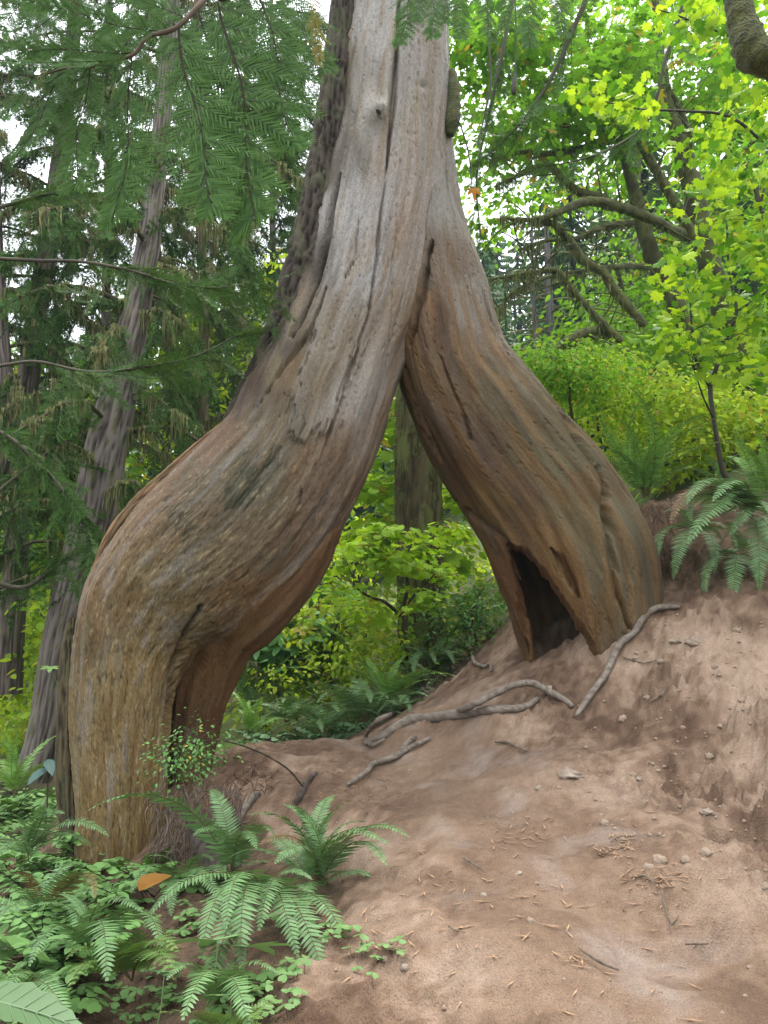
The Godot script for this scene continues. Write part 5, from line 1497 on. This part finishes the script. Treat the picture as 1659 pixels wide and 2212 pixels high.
func build_ferns() -> void:
	var F: Array = L.fern; var U: Array = L.fern_up
	# on the bank
	var f1 := fern("sword fern fanning upright on the bank top behind the hollow leg", P(1395, 1075, 5.9), 9, 0.75, U, "", 0.0, TAU, -0.15)
	for a in [[1290, 850], [1360, 880], [1440, 850], [1500, 880], [1545, 905], [1580, 950], [1480, 930], [1250, 960], [1330, 940], [1410, 930], [1540, 1000]]:
		aimed_frond(f1, P(1398, 1072, 5.9), P(a[0], a[1], rng.randf_range(5.5, 5.9)), U[rng.randi() % 4], rng.randf_range(-0.6, 0.6))
	var f2 := fern("sword fern spilling blue-green fronds over the dark bank", P(1625, 1120, 5.2), 3, 0.5, F)
	for a in [[1440, 1110], [1470, 1190], [1500, 1130], [1520, 1095], [1560, 1170], [1650, 1275], [1600, 1050], [1700, 1240], [1480, 1085], [1545, 1110]]:
		aimed_frond(f2, P(1625, 1115, 5.2), P(a[0], a[1], rng.randf_range(4.6, 5.0)), F[rng.randi() % 4], rng.randf_range(-0.4, 0.4))
	var f3 := fern("tall sword fern rising at the vine maple's foot", P(1660, 1080, 6.0), 6, 0.7, U)
	for a in [[1560, 960], [1600, 930], [1640, 910], [1690, 940]]:
		aimed_frond(f3, P(1655, 1075, 6.0), P(a[0], a[1], 5.8), U[rng.randi() % 4], rng.randf_range(-0.5, 0.5))
	# behind the arch
	fern("dark sword fern clump at the saddle under the arch", P(790, 1560, 6.5), 15, 0.75, F)
	fern("sword fern with one tall upright frond below the mossy trunk", P(838, 1530, 6.9), 13, 0.75, U)
	fern("low sword fern crouching behind the saddle's crest", P(700, 1585, 6.3), 13, 0.6, F)
	fern("shaggy sword fern at the mossy trunk's foot", P(930, 1430, 7.4), 13, 0.6, F)
	fern("small fern tucked beside the angular boulder", P(872, 1530, 6.2), 8, 0.35, F)
	fern("arching fern beside the hollow leg's inner side", P(1010, 1380, 7.6), 11, 0.6, U)
	fern("lacy pale fern drooping near the hollow leg", P(1030, 1340, 8.0), 9, 0.7, L.lacy, "", 0, TAU, 0, "lady_fern")
	fern("fern in deep shade between the thicket and the saddle", P(620, 1560, 7.6), 12, 0.7, F)
	fern("fern glimpsed past the bent leg's inner edge", P(540, 1590, 7.2), 10, 0.55, U)
	# beside the violet cedar
	var fl := fern("tall backlit fern standing beside the violet cedar's foot", P(30, 1720, 5.6), 5, 0.6, U)
	for a in [[10, 1560], [45, 1580], [110, 1620], [-20, 1600]]: aimed_frond(fl, P(30, 1720, 5.6), P(a[0], a[1], 5.5), U[rng.randi() % 4], 0.3)
	# at the foot of the bent leg
	var fa := fern("sword fern with a frond arching across the bent leg's foot", P(500, 1905, 3.7), 3, 0.3, F)
	for a in [[200, 1745, 3.3], [415, 1800, 3.4], [560, 1830, 3.3], [470, 1700, 3.9], [590, 1800, 3.4]]: aimed_frond(fa, P(500, 1900, 3.7), P(a[0], a[1], a[2]), F[rng.randi() % 4], rng.randf_range(-0.3, 0.3))
	var fb := fern("bushy sword fern growing at the edge of the bare dirt", P(685, 1925, 3.35), 5, 0.45, F)
	for a in [[615, 1735, 3.4], [675, 1735, 3.3], [540, 1760, 3.2], [765, 1735, 3.3], [885, 1810, 3.1], [835, 1840, 3.0], [830, 1790, 3.3], [560, 1800, 3.1], [790, 1770, 3.5], [720, 1720, 3.6], [830, 1875, 2.95], [600, 1850, 3.0]]: aimed_frond(fb, P(685, 1925, 3.35), P(a[0], a[1], a[2]), F[rng.randi() % 4], rng.randf_range(-0.4, 0.4))
	var fc := fern("sword fern with deep green fronds drooping towards the slide", P(600, 1945, 3.05), 1, 0.3, F)
	for a in [[700, 2140, 2.6], [755, 2070, 2.75], [640, 2080, 2.6], [560, 2010, 2.6]]: aimed_frond(fc, P(610, 1945, 3.05), P(a[0], a[1], a[2]), F[rng.randi() % 4], rng.randf_range(-0.2, 0.2))
	var fd := fern("sword fern with broad pale fronds spread over the clover", P(570, 1930, 2.95), 1, 0.3, F)
	for a in [[440, 2070, 2.5], [450, 2135, 2.45], [490, 2010, 2.5], [520, 2100, 2.45], [310, 2000, 2.7]]: aimed_frond(fd, P(570, 1930, 2.95), P(a[0], a[1], a[2]), F[rng.randi() % 4], rng.randf_range(-0.2, 0.2))
	var fe := fern("greyish fern arching at the bent leg's outer side", P(60, 1860, 4.0), 4, 0.4, F)
	for a in [[195, 1830, 3.9], [150, 1740, 3.9], [-20, 1760, 3.8], [240, 1800, 3.9], [100, 1760, 3.7]]: aimed_frond(fe, P(60, 1850, 4.0), P(a[0], a[1], a[2]), F[rng.randi() % 4], rng.randf_range(-0.4, 0.4))
	var ff := fern("dull sword fern with dusty fronds below the bent leg", P(90, 1990, 3.3), 4, 0.4, F)
	for a in [[190, 1900, 3.1], [20, 1900, 3.1], [150, 2060, 2.9], [230, 1960, 3.0], [-20, 2000, 3.0]]: aimed_frond(ff, P(90, 1985, 3.3), P(a[0], a[1], a[2]), F[rng.randi() % 4], rng.randf_range(-0.4, 0.4))
	var fgn := fern("pale lacy fern with tiered fronds among the clover", P(285, 2110, 2.7), 1, 0.3, L.lacy, "", 0, TAU, 0, "lady_fern")
	for a in [[150, 2080, 2.4], [400, 2060, 2.4], [280, 1995, 2.6], [380, 2120, 2.3], [170, 2150, 2.3], [230, 2030, 2.5]]: aimed_frond(fgn, P(285, 2120, 2.7), P(a[0], a[1], a[2]), L.lacy[rng.randi() % 2], rng.randf_range(-0.3, 0.3))
	for a in [["sword fern overlapping the herbs between lacy fern and bent leg", 190, 2060, 2.85, [[60, 1960, 2.7], [300, 1985, 2.6], [130, 1930, 2.9], [250, 2100, 2.4], [60, 2090, 2.5], [330, 2060, 2.5]]], ["sword fern crowding the corner beneath the big pale leaf", 40, 2230, 2.3, [[-60, 2100, 2.2], [140, 2110, 2.15], [60, 2070, 2.3], [170, 2190, 2.0], [-20, 2160, 2.0]]], ["sword fern under the palmate leaves by the dirt edge", 470, 2190, 2.4, [[350, 2120, 2.2], [600, 2110, 2.25], [450, 2080, 2.4], [560, 2200, 2.05], [400, 2200, 2.0], [520, 2070, 2.5]]], ["fern leaning out of the shaded bank foot", 395, 1930, 3.8, [[320, 1850, 3.7], [460, 1860, 3.6], [370, 1980, 3.4], [280, 1930, 3.4], [480, 1950, 3.4]]]]:
		var fx := fern(a[0], P(a[1], a[2], a[3]), 1, 0.2, F)
		for q in a[4]: aimed_frond(fx, P(a[1], a[2], a[3]), P(q[0], q[1], q[2]), F[rng.randi() % 4], rng.randf_range(-0.3, 0.3))
	for a in [["fern draped over the dark rooty bank beside the hollow leg", 1500, 1150, 5.7, [[1420, 1210, 5.4], [1470, 1250, 5.3], [1540, 1240, 5.3], [1430, 1110, 5.5], [1580, 1190, 5.3]]], ["fern overhanging the bare slope at the bank's brink", 1600, 1200, 5.4, [[1530, 1290, 5.1], [1580, 1310, 5.05], [1640, 1290, 5.1], [1690, 1260, 5.1], [1560, 1130, 5.2]]], ["fern massed behind the draped bank ferns", 1560, 1090, 6.2, [[1460, 1020, 6.0], [1520, 980, 6.1], [1600, 980, 6.1], [1650, 1020, 6.0], [1480, 1090, 5.8], [1620, 1100, 5.8]]]]:
		var fy := fern(a[0], P(a[1], a[2], a[3]), 4, 0.35, F)
		for q in a[4]: aimed_frond(fy, P(a[1], a[2], a[3]), P(q[0], q[1], q[2]), F[rng.randi() % 4], rng.randf_range(-0.3, 0.3))
	var fh := fern("fresh lacy fern cropped by the bottom of the slope", P(500, 2260, 2.15), 2, 0.2, L.lacy, "", 0, TAU, 0, "lady_fern")
	for a in [[420, 2190, 2.0], [580, 2195, 2.0], [330, 2200, 2.0]]: aimed_frond(fh, P(500, 2260, 2.15), P(a[0], a[1], a[2]), L.lacy[rng.randi() % 2], 0.2)
	print("ferns ", Time.get_ticks_msec())

func herb(label: String, called: String, category: String, at: Vector3, n: int, spread: float, size: Vector2, meshes: Array, part: String, m: Material, group := "") -> void:
	var t := thing(called, label, category, at, group)
	for k in n:
		var a := rng.randf() * TAU; var r := sqrt(rng.randf()) * spread
		var x := at.x + cos(a) * r; var z := at.z + sin(a) * r
		put(part, meshes[rng.randi() % meshes.size()], m, t, Transform3D(turn(rng.randf() * TAU, rng.randf_range(-0.25, 0.25), rng.randf_range(-0.25, 0.25)).scaled(Vector3.ONE * rng.randf_range(size.x, size.y)), Vector3(x - at.x, gh(x, z) - at.y, z - at.z)))

func build_herbs() -> void:
	var tf := []; var sp := []; var spd := []
	for k in 5:
		tf.append(trefoil(200 + k, Color(0.12, 0.22, 0.065))); sp.append(sprig(210 + k, 5, Color(0.125, 0.24, 0.065), 0.15)); spd.append(sprig(220 + k, 6, Color(0.075, 0.15, 0.06), 0.13))
	var g1 := "clover-like wood sorrel patches among the ferns"
	for a in [[805, 2085, 9, 0.10], [690, 2020, 8, 0.09], [600, 2120, 10, 0.10], [640, 1985, 8, 0.1], [560, 1935, 9, 0.1], [400, 2140, 12, 0.13], [330, 2180, 12, 0.13], [480, 2195, 10, 0.1], [250, 2140, 12, 0.14], [150, 2170, 12, 0.14], [60, 2120, 12, 0.15], [520, 2160, 9, 0.1], [350, 2010, 12, 0.16], [220, 2010, 12, 0.16], [100, 2040, 12, 0.16], [430, 1990, 10, 0.12], [610, 2190, 6, 0.07]]:
		var lab := "patch of green wood sorrel with heart-shaped leaflets among the ferns"
		var gp := g1
		if a[0] == 805: lab = "separate little wood sorrel patch out on the bare dirt"; gp = ""
		herb(lab, "wood_sorrel", "clover", on(a[0], a[1]), int(a[2] * 1.4) + 2, a[3], Vector2(0.05, 0.085), tf, "leaf", M.herb, gp)
	var g2 := "leafy low herbs below the bent leg"
	for a in [[60, 1900, 14, 0.25], [160, 1930, 14, 0.22], [250, 1960, 12, 0.2], [20, 1980, 14, 0.22], [130, 2010, 12, 0.2], [330, 1950, 8, 0.14], [40, 2080, 14, 0.2], [210, 2070, 12, 0.18], [-30, 1860, 12, 0.3], [110, 1860, 12, 0.25], [200, 1890, 9, 0.15], [60, 2180, 10, 0.15]]:
		herb("wiry herb with tiers of rounded green leaflets below the bent leg", "leafy_herb", "plant", on(a[0], a[1]), a[2], a[3], Vector2(0.22, 0.36), sp, "sprig", M.herb, g2)
	# understorey just beyond the saddle and the left of the tree
	var g3 := "low brush in the shade beyond the saddle"
	for a in [[560, 1600, 6.6], [640, 1590, 7.0], [760, 1540, 7.4], [900, 1480, 7.6], [980, 1440, 7.8], [500, 1600, 7.4], [560, 1570, 8.4], [680, 1540, 8.6]]:
		var p := P(a[0], a[1], a[2]); p.y = gh(p.x, p.z)
		herb("low leafy brush in the shade beyond the saddle", "low_brush", "plant", p, 16, 0.5, Vector2(0.3, 0.55), spd, "sprig", M.herb, g3)
	var g4 := "leafy ground plants at the cedar's foot"
	for a in [[-40, 1780, 6.0], [40, 1740, 6.4], [110, 1700, 6.8], [-60, 1700, 7.0], [20, 1680, 7.6]]:
		var p := P(a[0], a[1], a[2]); p.y = gh(p.x, p.z)
		herb("leafy ground plant growing at the violet cedar's foot", "leafy_herb", "plant", p, 16, 0.5, Vector2(0.3, 0.5), sp, "sprig", M.herb, g4)
	# bushes
	var bk0 := Color(0.07, 0.055, 0.035); var bk1 := Color(0.03, 0.026, 0.02)
	leafy_plant("vine_maple", "bright young vine maple bush in the middle of the arch", "shrub", P(866, 1330, 7.6), [["stem", [[866, 1330, 7.6, 5], [880, 1270, 7.5, 4], [876, 1210, 7.4, 3], [900, 1150, 7.4, 2]]], ["stem", [[866, 1330, 7.6, 4], [830, 1300, 7.4, 3.5], [800, 1290, 7.3, 3], [770, 1270, 7.2, 2]]], ["stem", [[866, 1325, 7.6, 3], [900, 1280, 7.5, 2.5], [940, 1240, 7.4, 2]]]], [[[[740, 1180], [840, 1120], [980, 1120], [990, 1220], [950, 1310], [760, 1340], [690, 1260]], 6.7, 8.6, 46]], L.vine, Vector2(0.32, 0.55), M.leaf, bk0, bk1)
	leafy_plant("broadleaf_shrub", "shrub of very large pale leaves beyond the bent leg", "shrub", P(620, 1460, 9.2), [["stem", [[620, 1480, 9.2, 5], [610, 1400, 9.2, 4], [630, 1310, 9.1, 3]]], ["stem", [[600, 1480, 9.2, 4], [580, 1400, 9.1, 3], [560, 1380, 9.0, 2]]]], [[[[540, 1380], [600, 1280], [710, 1270], [700, 1370], [600, 1460], [530, 1450]], 8.6, 9.6, 26]], L.big, Vector2(0.7, 1.0), M.leaf, bk0, bk1)
	leafy_plant("broadleaf_shrub", "leafy shrub crowding the far side of the saddle", "shrub", P(720, 1470, 8.6), [["stem", [[720, 1500, 8.6, 5], [710, 1420, 8.5, 4], [730, 1340, 8.4, 2]]]], [[[[560, 1380], [740, 1270], [860, 1300], [880, 1420], [760, 1480], [540, 1540]], 7.9, 9.8, 60]], L.yellow, Vector2(0.5, 0.9), M.leaf, bk0, bk1)
	leafy_plant("fine_shrub", "airy shrub of tiny pale leaves next to the hollow leg", "shrub", P(1030, 1370, 7.4), [["stem", [[1030, 1390, 7.4, 3], [1020, 1320, 7.4, 2], [1050, 1260, 7.4, 1]]]], [[[[940, 1270], [1060, 1220], [1100, 1340], [1060, 1390], [930, 1390]], 6.9, 7.9, 46]], L.tiny, Vector2(0.4, 0.7), M.leaf, bk0, bk1)
	leafy_plant("broadleaf_shrub", "glowing green shrub bank behind the fanning fern", "shrub", P(1420, 960, 8.2), [["stem", [[1420, 1010, 8.2, 4], [1400, 920, 8.2, 3], [1420, 840, 8.1, 2]]], ["stem", [[1300, 960, 8.2, 3], [1290, 880, 8.2, 2.5], [1310, 800, 8.1, 2]]]], [[[[1150, 790], [1300, 760], [1450, 800], [1659, 840], [1700, 1040], [1450, 1040], [1330, 980], [1220, 880]], 7.4, 9.4, 150]], L.yellow, Vector2(0.55, 0.95), M.leaf, bk0, bk1)
	leafy_plant("broadleaf_shrub", "elder-like shrub with pointed leaves peeping over the hollow leg", "shrub", P(1220, 900, 7.6), [["stem", [[1240, 930, 7.6, 3.5], [1230, 850, 7.5, 3], [1240, 790, 7.5, 2]]]], [[[[1120, 740], [1200, 770], [1290, 770], [1360, 800], [1300, 870], [1180, 840]], 7.0, 7.8, 34]], L.small, Vector2(0.5, 0.8), M.leaf, bk0, bk1)
	leafy_plant("broadleaf_shrub", "light green brush on the slope above the fanning fern", "shrub", P(1560, 900, 10.5), [["stem", [[1560, 960, 10.5, 4], [1540, 850, 10.4, 3], [1560, 750, 10.3, 2]]]], [[[[1250, 770], [1400, 680], [1700, 640], [1700, 900], [1300, 860]], 10.0, 12.5, 90]], L.small, Vector2(0.8, 1.4), M.leaf, bk0, bk1)
	# huckleberry sprig that crosses the leg
	leafy_plant("huckleberry_sprig", "small huckleberry sprig of tiny leaves before the bent leg", "shrub", P(640, 1700, 4.25), [["stem", [[655, 1700, 4.28, 2], [620, 1660, 4.2, 2], [560, 1625, 4.1, 1.8], [480, 1600, 4.0, 1.5], [400, 1610, 4.0, 1.2], [330, 1640, 4.0, 0.8]]]], [[[[310, 1640], [380, 1600], [450, 1570], [475, 1600], [450, 1650], [370, 1660]], 3.9, 4.1, 17]], L.tiny, Vector2(0.22, 0.34), M.herb, bk0, bk1, "", 0.0015)
	# glossy shrub leaves by the bark strip
	var rb := P(105, 1700, 5.0); var rt := thing("glossy_shrub", "dark glossy long leaves whorled beside the bark strip", "shrub", rb)
	var st := limb([Vector3(0.02, -0.35, 0.05), Vector3(0, -0.1, 0), Vector3(-0.01, 0.17, 0.02)], [0.008, 0.006, 0.004], 6, 4, 0.1, Color(0.08, 0.06, 0.04), Color(0.05, 0.04, 0.03), 2); st.smooth()
	put("stem", st.mesh(), M.twig, rt)
	var gl := Buf.new(); leaf_into(gl, lance, Transform3D(), Color(0.035, 0.075, 0.06), 0.25, 0.15)
	var glm := gl.mesh()
	for k in 7: put("leaf", glm, M.glossy, rt, Transform3D(turn(k * 0.95 + 0.4, 0.25 + 0.25 * (k % 3), rng.randf_range(-0.4, 0.4)).scaled(Vector3(0.24, 0.18, 0.18 + 0.03 * (k % 2))), Vector3(-0.01, 0.17 - 0.05 * (k / 4), 0.02)))
	# single large leaves
	for a in [["pale toothed palmate leaf above the dangling fern fronds", 530, 2045, 2.45, 0.15, 2.7, Color(0.17, 0.28, 0.11)], ["broad pale palmate leaf standing over the clover", 470, 2030, 2.4, 0.17, 3.6, Color(0.15, 0.26, 0.10)], ["notched light-green leaf low beside the dirt edge", 500, 2150, 2.15, 0.11, 3.1, Color(0.15, 0.26, 0.09)], ["big pale leaf jutting in over the bottom plants", -70, 2150, 1.85, 0.27, 1.7, Color(0.085, 0.15, 0.065)], ["ivy-shaped green leaf between the lacy fronds", 355, 2100, 2.3, 0.07, 3.4, Color(0.08, 0.20, 0.08)], ["limp trailing leaf hanging by the cedar's shaded foot", 110, 1440, 5.2, 0.09, 0.3, Color(0.14, 0.24, 0.06)]]:
		var at := P(a[1], a[2], a[3]); var t := thing("broad_leaf", a[0], "leaf", at)
		var b := Buf.new(); leaf_into(b, toothed if a[0].begins_with("big") else maple_outline, Transform3D(), a[6], 0.06 if a[0].begins_with("big") else 0.16, 0.2)
		put("blade", b.mesh(), M.herb, t, Transform3D(turn(a[5], 0.25, rng.randf_range(-0.2, 0.2)).scaled(Vector3.ONE * a[4]), Vector3.ZERO))
		if a[0].begins_with("big"):
			var vb := Buf.new()
			var vc := Color(0.16, 0.23, 0.12)
			limb([Vector3(0, 0.006, 0.02), Vector3(0, -0.008, 0.5), Vector3(0, -0.05, 0.98)], [0.012, 0.009, 0.002], 5, 6, 0, vc, vc, 1, vb, false)
			for k in 7:
				for sd in [-1.0, 1.0]:
					var z0 := 0.12 + 0.11 * k; var wd := 0.26 * sin(PI * pow(minf(z0 + 0.1, 1.0), 0.72))
					limb([Vector3(0, -0.06 * z0 * z0 + 0.004, z0), Vector3(sd * wd, 0.2 * wd - 0.06 * (z0 + 0.1) * (z0 + 0.1) + 0.004, z0 + 0.12)], [0.005, 0.002], 4, 3, 0, vc, vc, 1, vb, false)
			vb.smooth()
			put("vein", vb.mesh(), M.herb, t, Transform3D(t.get_child(0).transform))
		var foot := Vector3(at.x - 0.02, gh(at.x, at.z), at.z + 0.02)
		if at.y - foot.y > 0.8: foot = at + Vector3(0.1, -0.25, 0)
		var sb := limb([foot - at, (foot - at) * 0.5 + Vector3(0.01, 0, 0.01), Vector3.ZERO], [0.0022, 0.002, 0.0015], 5, 4, 0, Color(0.10, 0.14, 0.05), Color(0.10, 0.14, 0.05), 1); sb.smooth()
		put("stalk", sb.mesh(), M.twig, t)
	var dl := Buf.new(); leaf_into(dl, oval, Transform3D(), Color(0.36, 0.17, 0.04), 0.5, 0.9)
	var dlo := put("dead_leaf", dl.mesh(), M.leaf); dlo.transform = Transform3D(turn(2.2, -0.7, 0.5).scaled(Vector3(0.15, 0.11, 0.12)), P(300, 1925, 3.3)); tag(dlo, "large curled orange dead leaf caught among the herbs", "leaf")
	print("herbs ", Time.get_ticks_msec())

func build_more() -> void:
	make_leaves()
	print("leaves ", Time.get_ticks_msec())
	build_forest()
	build_near_trees()
	build_floor()
